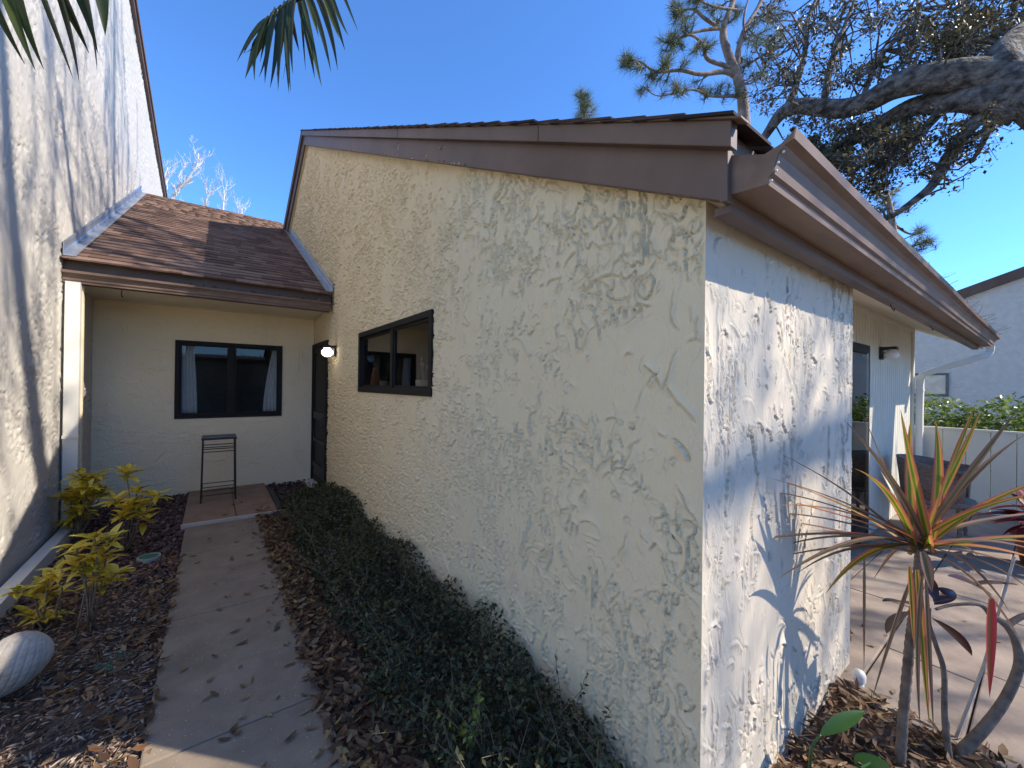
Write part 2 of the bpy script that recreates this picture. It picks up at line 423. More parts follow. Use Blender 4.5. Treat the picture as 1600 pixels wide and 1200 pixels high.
M['drac_old'] = mat_strap('dracaena_leaf_old', [(0, (.26, .09, .08)), (.2, (.30, .19, .12)), (.40, (.12, .115, .05)), (.6, (.12, .115, .05)), (.8, (.30, .19, .12)), (1, (.26, .09, .08))], .3)
M['drac_red'] = mat_strap('dracaena_leaf_red', [(0, (.42, .05, .07)), (.3, (.40, .05, .035)), (.5, (.30, .16, .06)), (.7, (.40, .05, .035)), (1, (.42, .05, .07))], .4)


def mat_croton():
    mt, n, b = newmat('croton_leaf')
    oi = n.nodes.new('ShaderNodeObjectInfo'); t = noise(n, 26, 3, .6, dist=.6)
    ma = n.nodes.new('ShaderNodeMath'); ma.operation = 'MULTIPLY_ADD'; ma.inputs[1].default_value = .55; n.links.new(oi.outputs['Random'], ma.inputs[0]); n.links.new(t.outputs[0], ma.inputs[2])
    r = ramp(n, [(.36, (.07, .12, .018)), (.52, (.26, .25, .025)), (.66, (.62, .46, .035)), (.92, (.76, .60, .09))])
    n.links.new(ma.outputs[0], r.inputs[0]); n.links.new(r.outputs[0], b.inputs['Base Color']); b.inputs['Roughness'].default_value = .35
    add_trans(n, b, r.outputs[0], .35); return mt


M['croton'] = mat_croton()


# ------------------------------------------------------------------ stucco relief
def stucco_height(U, V, seed, dens, ang, angsd, lmin, lmax, hgt, wave=.004, groove=1.0, lips=(), dfar=0.0):
    r = np.random.default_rng(seed)
    H = np.zeros((len(U), len(V))); G_ = np.zeros_like(H)
    du = np.gradient(U); dv = np.gradient(V)
    n = int(dens * (U[-1] - U[0]) * (V[-1] - V[0]))
    cu = r.uniform(U[0], U[-1], n); cv = r.uniform(V[0], V[-1], n)
    keep = vnoise(cu, cv, 1.1, seed + 1) * .6 + vnoise(cu, cv, 3.5, seed + 2) * .5 + r.uniform(-.25, .25, n) > .42
    cu = cu[keep]; cv = cv[keep]
    for a, b in zip(cu, cv):
        L = lmin + (lmax - lmin) * r.random() ** 2.2; th = r.normal(ang, angsd); k = 7
        cr = r.normal(0, 1.0) / max(L, .03) * .6
        st = L / (k - 1); p = [(a, b)]
        for i in range(k - 1):
            th += cr * st * 2.2 + r.normal(0, .28)
            p.append((p[-1][0] + math.cos(th) * st, p[-1][1] + math.sin(th) * st))
        p = np.array(p); pad = .045
        i0, i1 = np.searchsorted(U, (p[:, 0].min() - pad, p[:, 0].max() + pad)); j0, j1 = np.searchsorted(V, (p[:, 1].min() - pad, p[:, 1].max() + pad))
        if i1 - i0 < 2 or j1 - j0 < 2: continue
        gu = U[i0:i1][:, None, None]; gv = V[j0:j1][None, :, None]
        s0 = p[:-1]; d = p[1:] - s0; l2 = (d ** 2).sum(1)
        ru = gu - s0[:, 0]; rv = gv - s0[:, 1]
        t = np.clip((ru * d[:, 0] + rv * d[:, 1]) / l2, 0, 1)
        eu = ru - t * d[:, 0]; ev = rv - t * d[:, 1]; dist = np.sqrt(eu ** 2 + ev ** 2)
        q = dist.argmin(2)[..., None]
        dd = np.take_along_axis(dist, q, 2)[..., 0]
        side = np.take_along_axis(ru * d[:, 1] - rv * d[:, 0], q, 2)[..., 0]
        tau = (np.take_along_axis(t, q, 2)[..., 0] + q[..., 0]) / (k - 1)
        step = max(du[min(i0, len(du) - 1)], dv[min(j0, len(dv) - 1)])
        w1 = max(.0038, step * .62); w2 = r.uniform(.006, .017); wd = r.uniform(.0, .003)
        end = 1 - np.abs(2 * tau - 1) ** 4 * .95
        h = hgt * r.uniform(.3, 1.1)
        prof = np.where(side > 0, np.exp(-(dd / (w1 * .6)) ** 2), np.exp(-(np.maximum(dd - wd, 0) / w2) ** 1.4)) * end
        gro = np.where(side > 0, np.exp(-((dd - w1 * 1.15) / (w1 * .75)) ** 2), 0) * end
        H[i0:i1, j0:j1] = np.maximum(H[i0:i1, j0:j1], h * prof)
        G_[i0:i1, j0:j1] = np.maximum(G_[i0:i1, j0:j1], h * gro * groove)
    UU, VV = np.meshgrid(U, V, indexing='ij')
    stp = np.maximum(du[:, None], dv[None, :])
    for (su, sv, lev, hh_, sd_, brk, noct, thr) in lips:
        wu = .05 * (vnoise(UU, VV, 5, seed + sd_) - .5); wv = .05 * (vnoise(UU, VV, 5, seed + sd_ + 1) - .5)
        nn = 0; am = 1; tot = 0
        for o_ in range(noct):
            nn = nn + am * vnoise((UU + wu) * su, (VV + wv) * sv, 2.1 ** o_, seed + sd_ + 2 + o_); tot += am; am *= .42
        nn = nn / tot; gu_, gv_ = np.gradient(nn, U, V); gm = np.sqrt(gu_ ** 2 + gv_ ** 2) + 1e-6
        mk = np.clip((vnoise(UU, VV, brk, seed + sd_ + 9) * .65 + vnoise(UU, VV, brk * 4.1, seed + sd_ + 10) * .35 - (thr - dfar * np.clip((UU - U[0]) / 4.5, 0, 1))) / .08, 0, 1)
        for l_ in lev:
            sgn = (nn - l_) / gm; w1 = np.maximum(.0030, stp * .55)
            lip = np.where(sgn > 0, np.exp(-sgn / .0065), np.exp(-(sgn / (w1 * .5)) ** 2)) * mk
            gr_ = np.where(sgn < 0, np.exp(-((-sgn - w1 * 1.1) / (w1 * .8)) ** 2), 0) * mk
            H = np.maximum(H, hh_ * lip); G_ = np.maximum(G_, hh_ * groove * gr_)
    H -= G_
    H += wave * (vnoise(UU, VV, 2.3, seed + 5) - .5) + wave * .6 * (vnoise(UU, VV, 7, seed + 6) - .5) + wave * .35 * (vnoise(UU, VV, 19, seed + 7) - .5)
    e = np.minimum.reduce([(UU - U[0]) / .02, (U[-1] - UU) / .02, np.ones_like(UU)])
    return H * np.clip(e, 0, 1)


def grid_wall(name, U, V, H, to3, mask, mat, parent, flip=False):
    UU, VV = np.meshgrid(U, V, indexing='ij')
    X = to3(UU, VV, H).reshape(-1, 3)
    nu, nv = len(U), len(V); idx = np.arange(nu * nv).reshape(nu, nv)
    q = np.stack([idx[:-1, :-1], idx[1:, :-1], idx[1:, 1:], idx[:-1, 1:]], -1)
    cu = (UU[:-1, :-1] + UU[1:, 1:]) / 2; cv = (VV[:-1, :-1] + VV[1:, 1:]) / 2
    q = q[mask(cu, cv)]
    if flip: q = q[:, ::-1]
    used = np.unique(q); rem = np.full(nu * nv, -1); rem[used] = np.arange(len(used))
    return np_mesh(name, X[used], rem[q], mat, parent, True)


def graded(a, b, s0, k):
    o = [a]
    while o[-1] < b: o.append(o[-1] + s0 + k * (o[-1] - a))
    o = np.array(o); return a + (o - a) * (b - a) / (o[-1] - a)


# ================================================================== THE SETTING
def sheet(name, x0, x1, y0, y1, z, mat, parent=None, step=None):
    if not step:
        mb = MB(); mb.add([(x0, y0, z), (x1, y0, z), (x1, y1, z), (x0, y1, z)], [(0, 1, 2, 3)]); return mb.build(name, mat, parent)
    U = np.linspace(x0, x1, max(2, int((x1 - x0) / step))); V = np.linspace(y0, y1, max(2, int((y1 - y0) / step)))
    UU, VV = np.meshgrid(U, V, indexing='ij')
    H = .035 * (vnoise(UU, VV, 3, 3) - .5) + .02 * (vnoise(UU, VV, 11, 4) - .5)
    return grid_wall(name, U, V, H, lambda a, b, h: np.stack([a, b, z + h], -1), lambda a, b: a < 1e9, mat, parent)


tag(sheet('ground', -150, 150, -150, 150, -.06, M['ground']), kind='structure')
tag(sheet('planting_bed', -1.16, -.205, -3, 6.8, -.005, M['soil'], step=.05), kind='structure')
tag(sheet('planting_bed', .425, 1.24, -3, 6.8, -.005, M['soil'], step=.05), kind='structure')
tag(sheet('planting_bed', 1.245, 2.49, -3, .66, -.005, M['soil'], step=.05), kind='structure')

path = MB().box(-.215, .435, -4, 5.17, -.055, -.012).build('path', M['joint']); tag(path, kind='structure')
ys = [-3.7, -2.55, -1.4, -.25, .9, 2.05, 3.2, 4.35, 5.165]
for a, b in zip(ys[:-1], ys[1:]):
    bevel(MB().box(-.21, .43, a + .003, b - .003, -.02, .022 + random.uniform(-.002, .002)).build('slab', M['concrete'], path), .008)

porch = MB().box(-.235, .60, 5.18, 6.70, -.03, .022).build('porch_floor', M['joint']); tag(porch, kind='structure')
for x0, x1 in ((-.235, .212), (.218, .60)):
    for y0, y1 in ((5.20, 5.93), (5.936, 6.72)):
        bevel(MB().box(x0, x1, y0, y1, .02, .046).build('tile', M['tile'], porch), .004)
bevel(MB().box(-.245, .70, 5.172, 5.198, .0, .050).build('edge_strip', M['tile_edge'], porch), .003)

patio = MB().box(2.495, 9.4, -6, 1.13, -.055, -.008).build('patio', M['joint']); tag(patio, kind='structure')
yy = -5.9; row = 0
while yy < 1.1:
    wd = .36; xx = 2.5 - random.uniform(0, .5) * (row % 2)
    while xx < 9.3:
        L = random.uniform(.75, 1.35); x0 = max(xx, 2.5)
        if xx + L > x0 + .06:
            bevel(MB().box(x0 + .003, min(xx + L, 9.35) - .004, yy + .003, min(yy + wd, 1.12) - .004, -.02, .008 + random.uniform(-.002, .002)).build('paver', M['paver'], patio), .006)
        xx += L
    yy += wd; row += 1


# ================================================================== GABLE HOUSE (the near house on the right)
PY = 7.45


def zt(y):
    return 2.221 + .4976 * (y - .537) if y < PY else 2.221 + .4976 * (PY - .537) - .47 * (y - PY)


PEAK = zt(PY)
house = thing('gable_house', (1.23, .652, 0), 'cream stucco house with a brown trimmed gable roof, filling the middle', 'house')
U = graded(.652, 10.4, .0045, .0032); V = np.arange(-.06, 5.75, .0056)
H = stucco_height(U, V, 11, 110, 1.57, .75, .03, .20, .011, .006, 1.6, [(9.5, 6.5, (.34, .47, .60), .011, 100, 4.4, 3, .485), (17, 9.5, (.40, .58), .010, 130, 4.2, 3, .515), (30, 12, (.5,), .008, 160, 2.1, 2, .60)], .05)
ztv = np.vectorize(zt)


def gable_mask(u, v):
    top = np.where(u < PY, 2.221 + .4976 * (u - .537), PEAK - .47 * (u - PY)) - .11
    win = (u > 2.60) & (u < 4.33) & (v > 1.415) & (v < 1.99)
    dr = (u > 5.80) & (u < 6.74) & (v > -.1) & (v < 2.045)
    under = (u > 7.0) & (v < .5 * u - .5)
    return (v < top) & ~win & ~dr & ~under


grid_wall('wall', U, V, H, lambda a, b, h: np.stack([1.23 - h, a, b], -1), gable_mask, M['stucco'], house, flip=True)
# the short wall facing the camera
U2 = np.arange(1.23, 2.7701, .0048); V2 = np.arange(-.06, 2.10, .0048)
H2 = stucco_height(U2, V2, 23, 200, 1.57, .38, .02, .15, .008, .004, .9, [(11, 3.4, (.36, .54), .0095, 100, 3.2, 3, .50), (22, 6.5, (.5,), .008, 130, 3.5, 2, .56)])
front = grid_wall('front_wall', U2, V2, H2, lambda a, b, h: np.stack([a, .652 - h, b], -1), lambda a, b: a < 99, M['stucco_sun_tone'], house)
V3 = np.arange(-.06, 2.12, .012); U3 = np.arange(.652, 1.13, .012)
H3 = stucco_height(U3, V3, 29, 150, 1.57, .5, .03, .12, .006)
grid_wall('return_wall', U3, V3, H3, lambda a, b, h: np.stack([2.77 + h, a, b], -1), lambda a, b: b < 2.06 + .5 * (a - .652), M['stucco'], house)

# grooved siding wall in the recess, with door
sd = MB(); x = 2.77
while x < 7.28:
    x1 = min(x + .10, 7.30)
    for z0, z1 in (((1.925, 2.32),) if 4.44 < x + .05 < 5.30 else ((-.05, 2.32),)):
        sd.box(x + .006, x1 - .006, 1.12, 1.15, z0, z1); sd.box(x - .006, x + .006, 1.128, 1.15, z0, z1)
    x = x1
sd.build('siding', M['cream_paint'], house)
MB().box(7.30, 7.37, 1.095, 1.20, -.05, 2.32).build('corner_board', M['cream_paint'], house)
MB().box(2.77, 7.30, 1.098, 1.1195, 2.235, 2.30).build('frieze_board', M['cream_paint'], house)
pd = MB().box(4.46, 5.28, 1.105, 1.14, .0, 1.92).build('patio_door', M['black'], house)
MB().box(4.53, 5.22, 1.100, 1.104, .1, 1.84).build('pane', M['glass_front'], pd)
MB().box(7.33, 7.36, 1.15, 12.0, -.05, 2.4).build('end_wall', M['cream_paint'], house)
g = MB(); g.prism([(1.2, 2.2), (12, 2.2), (12, zt(12) - .2), (PY, PEAK - .2), (1.2, zt(1.2) - .2)], 7.30, 7.34, 'x'); g.build('end_gable', M['cream_paint'], house)
MB().box(1.24, 7.34, 12.0, 12.1, -.05, 4.2).build('rear_wall', M['stucco_sun_tone'], house)

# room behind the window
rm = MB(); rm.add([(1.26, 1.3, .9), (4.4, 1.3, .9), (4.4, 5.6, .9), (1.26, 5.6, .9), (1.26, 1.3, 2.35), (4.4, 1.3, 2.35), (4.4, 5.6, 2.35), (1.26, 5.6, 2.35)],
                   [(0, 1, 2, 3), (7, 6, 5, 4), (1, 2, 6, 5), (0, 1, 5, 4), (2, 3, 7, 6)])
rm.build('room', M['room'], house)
MB().box(1.262, 1.40, 2.55, 4.36, 1.385, 1.408).build('inner_sill', M['cream_paint'], house)


def window(parent, axis, plane, a0, a1, z0, z1, mull, glass, out=-1, fw=.05, name='window'):
    """sliding window; axis 'x' = wall plane x=plane, spanning a0..a1 in y; out = outward sign along the axis"""
    def bx(mb, d0, d1, p0, p1, q0, q1):
        d0, d1 = sorted((plane + out * d0, plane + out * d1))
        if axis == 'x': mb.box(d0, d1, p0, p1, q0, q1)
        else: mb.box(p0, p1, d0, d1, q0, q1)
    f = MB(); bx(f, -.05, .018, a0, a1, z1 - fw, z1); bx(f, -.05, .018, a0, a1, z0, z0 + fw)
    bx(f, -.05, .018, a0, a0 + fw, z0 + fw, z1 - fw); bx(f, -.05, .018, a1 - fw, a1, z0 + fw, z1 - fw)
    w_ = f.build(name, M['black'], parent); bevel(w_, .004)
    f = MB(); bx(f, -.045, .008, mull - .028, mull + .028, z0 + fw, z1 - fw); f.build('mullion', M['black'], w_)
    sa, sb = (a0 + fw, mull - .028), (mull + .028, a1 - fw)
    for k, (s, e) in enumerate((sa, sb)):
        f = MB(); d = -.012 - .014 * k
        r = .022
        bx(f, d - .008, d + .008, s, e, z1 - fw - r, z1 - fw); bx(f, d - .008, d + .008, s, e, z0 + fw, z0 + fw + r)
        bx(f, d - .008, d + .008, s, s + r, z0 + fw + r, z1 - fw - r); bx(f, d - .008, d + .008, e - r, e, z0 + fw + r, z1 - fw - r)
        f.build('sash', M['black'], w_)
        g_ = MB(); dd = plane + out * d
        q = [(s + r, z0 + fw + r), (e - r, z0 + fw + r), (e - r, z1 - fw - r), (s + r, z1 - fw - r)]
        g_.add([(dd, a, b) if axis == 'x' else (a, dd, b) for a, b in q], [(3, 2, 1, 0) if axis == 'x' else (0, 1, 2, 3)]); g_.build('pane', glass, w_)
    return w_


window(house, 'x', 1.23, 2.585, 4.345, 1.395, 2.007, 3.39, M['glass'])

# screen door in the gable wall beside the back wall
dr = MB()
dr.box(1.205, 1.30, 5.79, 5.835, .03, 2.06); dr.box(1.205, 1.30, 6.70, 6.75, .03, 2.06); dr.box(1.205, 1.30, 5.835, 6.70, 2.0, 2.06)
door = dr.build('door', M['black'], house); bevel(door, .004)
d2 = MB(); d2.box(1.222, 1.25, 5.84, 5.90, .05, 1.995); d2.box(1.222, 1.25, 6.64, 6.695, .05, 1.995); d2.box(1.222, 1.25, 5.90, 6.64, 1.92, 1.995); d2.box(1.222, 1.25, 5.90, 6.64, .05, .13)
d2.build('screen_frame', M['black'], door)
for z0, z1 in ((.96, 1.06), (.62, .67), (.25, .31)):
    MB().box(1.214, 1.25, 5.90, 6.64, z0, z1).build('rail', M['iron'], door)
MB().box(1.238, 1.246, 5.90, 6.64, .13, 1.92).build('screen', M['darkscreen'], door)
MB().box(1.226, 1.24, 5.90, 6.64, .13, .25).build('kick_panel', M['iron'], door)
h_ = MB(); h_.tube([(1.218, 5.87, 1.0), (1.18, 5.87, 1.0), (1.17, 5.87, .98), (1.17, 5.87, .90), (1.18, 5.87, .88), (1.218, 5.87, .88)], .007, 6); h_.build('handle', M['iron'], door)
MB().box(1.10, 1.30, 5.78, 6.74, -.03, .028).build('door_sill', M['white_metal'], house)

# roof: body, covering, edge shingles, rake boards
rf = MB(); rf.prism([(.578, zt(.578) - .012), (PY, PEAK - .012), (12.4, zt(12.4) - .012), (12.4, zt(12.4) - .22), (PY, PEAK - .214), (1.16, zt(1.16) - .214), (.578, zt(.578) - .214)], 1.196, 7.56, 'x')
roof = rf.build('roof', M['soffit'], house)
cv = MB(); cv.prism([(.515, zt(.515) + .008), (PY, PEAK + .006), (12.45, zt(12.45) + .004), (12.45, zt(12.45) - .010), (PY, PEAK - .0115), (.515, zt(.515) - .006)], 1.36, 7.62, 'x'); cv.build('roof_covering', M['shingle_dark'], roof)
me = None
y = .515; k = 0
while y < PY - .04:
    mb = MB(); L = .19; a = .4976
    x0 = 1.112 + random.uniform(-.006, .006)
    z = zt(y)
    mb.prism([(y, z + .004), (y, z + .012 + random.uniform(0, .003)), (y + L, z + a * L + .003), (y + L, z + a * L - .006)], x0, 1.359 + random.uniform(-.02, 0), 'x')
    mb.build('edge_shingle', M['shingle_dark'], roof); y += .14; k += 1


def rake(name, x0, x1, top, bot, y0, mat):
    mb = MB()
    mb.prism([(y0, zt(y0) - top), (PY, PEAK - top), (PY, PEAK - bot), (y0, zt(y0) - bot)], x0, x1, 'x')
    o = mb.build(name, mat, house); bevel(o, .003)
    mb = MB(); ye = 10.6
    mb.prism([(PY + .002, PEAK - top), (ye, zt(ye) - top), (ye, zt(ye) - bot), (PY + .002, PEAK - bot)], x0, x1, 'x')
    bevel(mb.build(name, mat, house), .003)


rake('rake_board', 1.166, 1.1955, .070, .222, .556, M['brown'])
rake('rake_trim', 1.128, 1.165, .004, .078, .53, M['brown'])
rake('drip_edge', 1.119, 1.166, -.0045, .0035, .50, M['brown_metal'])
# short board joints and weathered scars on the rake board
for y, wd in ((5.4, .004), (3.05, .003), (1.35, .0025)):
    MB().box(1.1262, 1.1275, y, y + wd, zt(y) - .076, zt(y) - .008).build('board_joint', M['iron'], house)
for k in range(46):
    y = random.choice([3.1, 3.14, 3.2, 2.35, 2.4, 2.6, 4.3]) + random.gauss(0, .035); z = zt(y) - random.uniform(.11, .215)
    if k < 26: y = random.uniform(2.0, 5.0); z = zt(y) - .217 + random.uniform(-.002, .01)
    s = random.uniform(.004, .013)
    mb = MB(); mb.prism([(y, z), (y + s * random.uniform(.5, 2), z + s * .3), (y + s, z + s * .8), (y - s * .3, z + s * .7)], 1.1638, 1.1655, 'x'); mb.build('paint_chip', M['stucco_sun_tone'] if k % 3 == 0 else M['iron'], house)
fb = MB().box(1.167, 7.55, .562, .577, 2.015, 2.218).build('fascia', M['brown_metal'], house)
MB().box(1.2, 7.55, .562, .61, 1.992, 2.0145).build('fascia_return', M['brown'], house)
rk = MB(); rk.prism([(.53, zt(.53) - .222), (1.16, zt(1.16) - .228), (1.16, zt(1.16) - .02), (.53, zt(.53) - .03)], 7.561, 7.59, 'x'); rk.build('barge_board', M['cream_paint'], house)

# gutter
GP = [(.559, 2.150), (.559, 2.036), (.462, 2.028), (.459, 2.047), (.449, 2.053), (.445, 2.076), (.437, 2.099), (.423, 2.115), (.402, 2.122), (.398, 2.146), (.404, 2.152), (.413, 2.148)]
gm = MB(); xs = [1.19, 1.6, 2.6, 3.9, 5.2, 6.5, 7.72]
vs = [(x, a, b + (.004 * math.sin(x * 2.1)) * (1 if i > 6 else .2)) for x in xs for i, (a, b) in enumerate(GP)]; n = len(GP)
gm.add(vs, [(i * n + j, i * n + j + 1, (i + 1) * n + j + 1, (i + 1) * n + j) for i in range(len(xs) - 1) for j in range(n - 1)])
gut = gm.build('gutter', M['brown_metal'], house)
md = gut.modifiers.new('solid', 'SOLIDIFY'); md.thickness = .003; md.offset = 0
for x in (1.1885, 7.7215):
    mb = MB(); mb.prism(GP[:10] + [(.43, 2.122), (.47, 2.112)], x - .0015, x + .0015, 'x'); mb.build('end_cap', M['brown_metal'], gut)
for k, (a, b) in enumerate(((.458, 2.040), (.447, 2.062), (.443, 2.082), (.430, 2.105))):
    mb = MB(); mb.lathe([(.0001, -.003), (.003, -.0025), (.004, 0), (.003, .0025), (.0001, .003)], 8, Matrix.Translation((1.195, a - .003, b - .003))); mb.build('sealant_bead', M['white_metal'], gut, True)
x = 1.75
while x < 7.6:
    MB().box(x - .012, x + .012, .402, .558, 2.146, 2.150).build('gutter_strap', M['brown_metal'], gut); x += .62
# debris caught along the gutter
nd = 260; px_ = rng.uniform(3.4, 7.6, nd); pts = np.stack([px_, rng.uniform(.40, .50, nd), 2.145 + rng.uniform(0, .03, nd)], -1)
tag(scatter('needle_debris', [(0, 0, 0), (1, .012, .05), (1, -.012, .05), (0, .03, 0)], [(0, 1, 2), (0, 3, 1)], pts, rng.uniform(.04, .14, nd), rotmats(nd, .6), M['chip'], gut), kind='stuff')


def spout(parent, pts, wx=.078, wy=.055, name='downspout', ribs=5, face='y'):
    """rectangular ribbed downspout swept through points (rings axis-aligned, mitred)"""
    mb = MB(); prof = []
    for i in range(ribs * 2 + 1):
        t = -1 + 2 * i / (ribs * 2); prof.append((t * wx / 2, -wy / 2 - (.003 if i % 2 else 0)))
    prof += [(wx / 2, wy / 2), (-wx / 2, wy / 2)]
    P_ = [Vector(p) for p in pts]; n = len(prof); vs = []
    for i, p in enumerate(P_):
        d = (P_[min(i + 1, len(P_) - 1)] - P_[max(0, i - 1)]).normalized()
        if face == 'y':
            sx = Vector((1, 0, 0)); sx = (sx - d * sx.dot(d)).normalized(); sy = d.cross(sx)
        else:
            sx = Vector((0, 1, 0)); sx = (sx - d * sx.dot(d)).normalized(); sy = d.cross(sx)
        for a, b in prof: vs.append(p + sx * a + sy * b)
    fs = [(i * n + j, i * n + (j + 1) % n, (i + 1) * n + (j + 1) % n, (i + 1) * n + j) for i in range(len(P_) - 1) for j in range(n)]
    mb.add(vs, fs + [tuple(range(n))[::-1], tuple(range((len(P_) - 1) * n, len(P_) * n))])
    return mb.build(name, M['white_metal'], parent)


sp = spout(house, [(7.62, .47, 2.03), (7.62, .475, 1.965), (7.60, .50, 1.925), (7.57, .55, 1.90), (7.43, .99, 1.705), (7.41, 1.03, 1.68), (7.40, 1.045, 1.63), (7.40, 1.05, 1.2), (7.40, 1.05, .05)], .085, .065)
MB().box(7.35, 7.45, 1.01, 1.094, 1.47, 1.495).build('pipe_strap', M['white_metal'], sp)
# loose wire hooks below the fascia
for x, y, z in ((3.25, .59, 1.99), (4.55, .59, 1.99)):
    mb = MB(); mb.tube([(x, y, z + .01), (x, y - .004, z - .012), (x + .012, y - .01, z - .03), (x + .03, y - .012, z - .034), (x + .04, y - .012, z - .018)], .003, 6); mb.build('hook', M['iron'], house)

# ================================================================== ENTRY WING (back wall under the low shingled roof)
wing = thing('entry_wing', (0, 6.76, 0), 'low entry wing between the two houses under a brown shingled roof', 'house')
U4 = np.arange(-1.15, 1.2301, .0085); V4 = np.arange(-.06, 2.47, .0085)
H4 = stucco_height(U4, V4, 37, 60, .25, .8, .04, .24, .008, .006, 1.1, [(3.5, 8, (.40, .60), .008, 100, 1.9, 3, .50)])
bm_ = lambda a, b: ~((a > -.385) & (a < .795) & (b > 1.01) & (b < 2.0))
grid_wall('wall', U4, V4, H4, lambda a, b, h: np.stack([a, 6.76 - h, b], -1), bm_, M['stucco_back'], wing)
window(wing, 'y', 6.76, -.40, .81, .996, 2.016, .20, M['glass_front'], fw=.045)
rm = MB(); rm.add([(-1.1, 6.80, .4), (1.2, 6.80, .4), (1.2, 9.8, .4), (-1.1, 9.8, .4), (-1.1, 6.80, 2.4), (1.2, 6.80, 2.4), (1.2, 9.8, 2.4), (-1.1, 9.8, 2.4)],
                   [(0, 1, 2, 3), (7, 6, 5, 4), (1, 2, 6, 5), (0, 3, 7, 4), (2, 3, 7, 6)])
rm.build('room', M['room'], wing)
bevel(MB().box(.945, 1.03, 6.744, 6.758, 1.64, 2.0).build('cover_plate', M['stucco_back'], wing), .006)
bevel(MB().box(1.045, 1.075, 6.748, 6.758, 1.80, 1.93).build('bell_plate', M['stucco_back'], wing), .004)
MB().box(-1.15, 1.205, 5.62, 6.755, 2.452, 2.47).build('soffit', M['soffit'], wing)
MB().box(-1.15, 1.2, 6.735, 6.754, 2.437, 2.4515).build('cove_strip', M['soffit'], wing)
h_ = MB(); h_.tube([(-.78, 5.82, 2.452), (-.78, 5.82, 2.37), (-.775, 5.80, 2.352), (-.765, 5.785, 2.358)], .004, 6); h_.build('hook', M['iron'], wing)
# roof
zc = lambda y: .5 * y - .135
rb = MB(); rb.prism([(5.56, zc(5.56)), (10.3, zc(10.3)), (12.5, zc(10.3) - 1.0), (12.5, 2.9), (5.62, 2.471), (5.56, 2.50)], -1.149, 1.2, 'x')
wroof = rb.build('roof', M['brown'], wing)
exp_ = .142; a = math.atan(.5); slope = 4.86 * math.sqrt(1.25); ncourse = int(slope / exp_) + 1
var = []
for k in range(6):
    wd = .11 + .035 * k; mb = MB()
    e = .011
    mb.add([(0, 0, .002), (wd, 0, .002), (wd, .19, -.006), (0, .19, -.006), (0, 0, .002 + e + .005), (wd, 0, .002 + e + .005), (wd, .19, .003), (0, .19, .003)],
           [(0, 3, 2, 1), (4, 5, 6, 7), (0, 1, 5, 4), (1, 2, 6, 5), (2, 3, 7, 6), (3, 0, 4, 7)])
    me_ = mb.mesh('shingle'); me_.materials.append(M['shingle']); var.append((wd, me_, mb))
count = 0; fv, ff, ft = [], [], []
for c in range(ncourse):
    s = c * exp_; y = 5.455 + s * math.cos(a); z = zc(y) + .006
    x = -1.148 - random.uniform(0, .1)
    while x < 1.19:
        wd, me_, mb = random.choice(var)
        zj = random.uniform(0, .004)
        x1 = x + wd
        if x < -1.149 or x1 > 1.20 or count >= 300:
            # cut to fit at the walls, or too far up the roof to pick out
            xa, xb = max(x, -1.148), min(x1, 1.199)
            if xb - xa > .01:
                b0 = len(fv)
                for p in mb.v:
                    q = (xa if p[0] == 0 else xb - .003, y + p[1] * math.cos(a) - p[2] * math.sin(a), z + zj + p[1] * math.sin(a) + p[2] * math.cos(a))
                    fv.append(q); ft.append(0)
                tv_ = random.random(); ft[b0:] = [tv_] * 8
                ff += [tuple(b0 + i for i in f) for f in mb.f]
        else:
            o = bpy.data.objects.new('shingle', me_); C.objects.link(o); o.location = (x + .0015, y, z + zj); o.rotation_euler = (a, 0, 0)
            set_parent(o, wroof); count += 1
        x = x1
tag(np_mesh('shingle_field', fv, ff, M['shingle_far'], wroof, False, ft), kind='stuff')
rc = MB(); rc.prism([(10.2, zc(10.2) + .018), (10.31, zc(10.3) + .03), (10.42, zc(10.2) + .018), (10.31, zc(10.3) + .016)], -1.148, 1.199, 'x'); rc.build('ridge_cap', M['shingle_far'], wroof)
# step flashing: an L of galvanised metal against each wall, with folded edges
for sx, xw in ((1, 1.216), (-1, -1.138)):
    for y0, y1 in ((5.50, 7.45), (7.452, 9.70 if sx > 0 else 10.28)):
        mb = MB(); hgt = .16 if sx < 0 else .13
        prof = [(0, hgt), (.006, hgt), (.012, hgt * .86), (.008, hgt * .82), (.008, hgt * .45), (.016, hgt * .40), (.012, hgt * .34), (.012, .044), (.085, .038), (.085, .030), (0, .030)]
        vs = [(xw - sx * p, y, zc(y) + q) for y in (y0, y1) for p, q in prof]; n = len(prof)
        mb.add(vs, [(i, (i + 1) % n, n + (i + 1) % n, n + i) for i in range(n)] + [tuple(range(n)), tuple(range(n, 2 * n))])
        mb.build('flashing', M['galv'], wing)
# gutter of the wing
WG = [(5.62, 2.53), (5.62, 2.415), (5.555, 2.405), (5.552, 2.424), (5.542, 2.430), (5.538, 2.455), (5.530, 2.472), (5.516, 2.486), (5.500, 2.490), (5.498, 2.508), (5.506, 2.512)]
gm = MB(); xs = [-1.148, -.4, .4, 1.195]; n = len(WG)
gm.add([(x, p, q + (.018 if i > 0 else 0) * 0) for i, x in enumerate(xs) for p, q in WG], [(i * n + j, i * n + j + 1, (i + 1) * n + j + 1, (i + 1) * n + j) for i in range(len(xs) - 1) for j in range(n - 1)])
wg = gm.build('gutter', M['brown_metal'], wing); md = wg.modifiers.new('solid', 'SOLIDIFY'); md.thickness = .003; md.offset = 0
for x in (-1.1465, 1.1935):
    mb = MB(); mb.prism(WG[:9] + [(5.53, 2.492)], x - .0015, x + .0015, 'x'); mb.build('end_cap', M['brown_metal'], wg)
MB().box(-1.148, 1.2, 5.625, 5.64, 2.40, 2.60).build('fascia', M['brown'], wing)
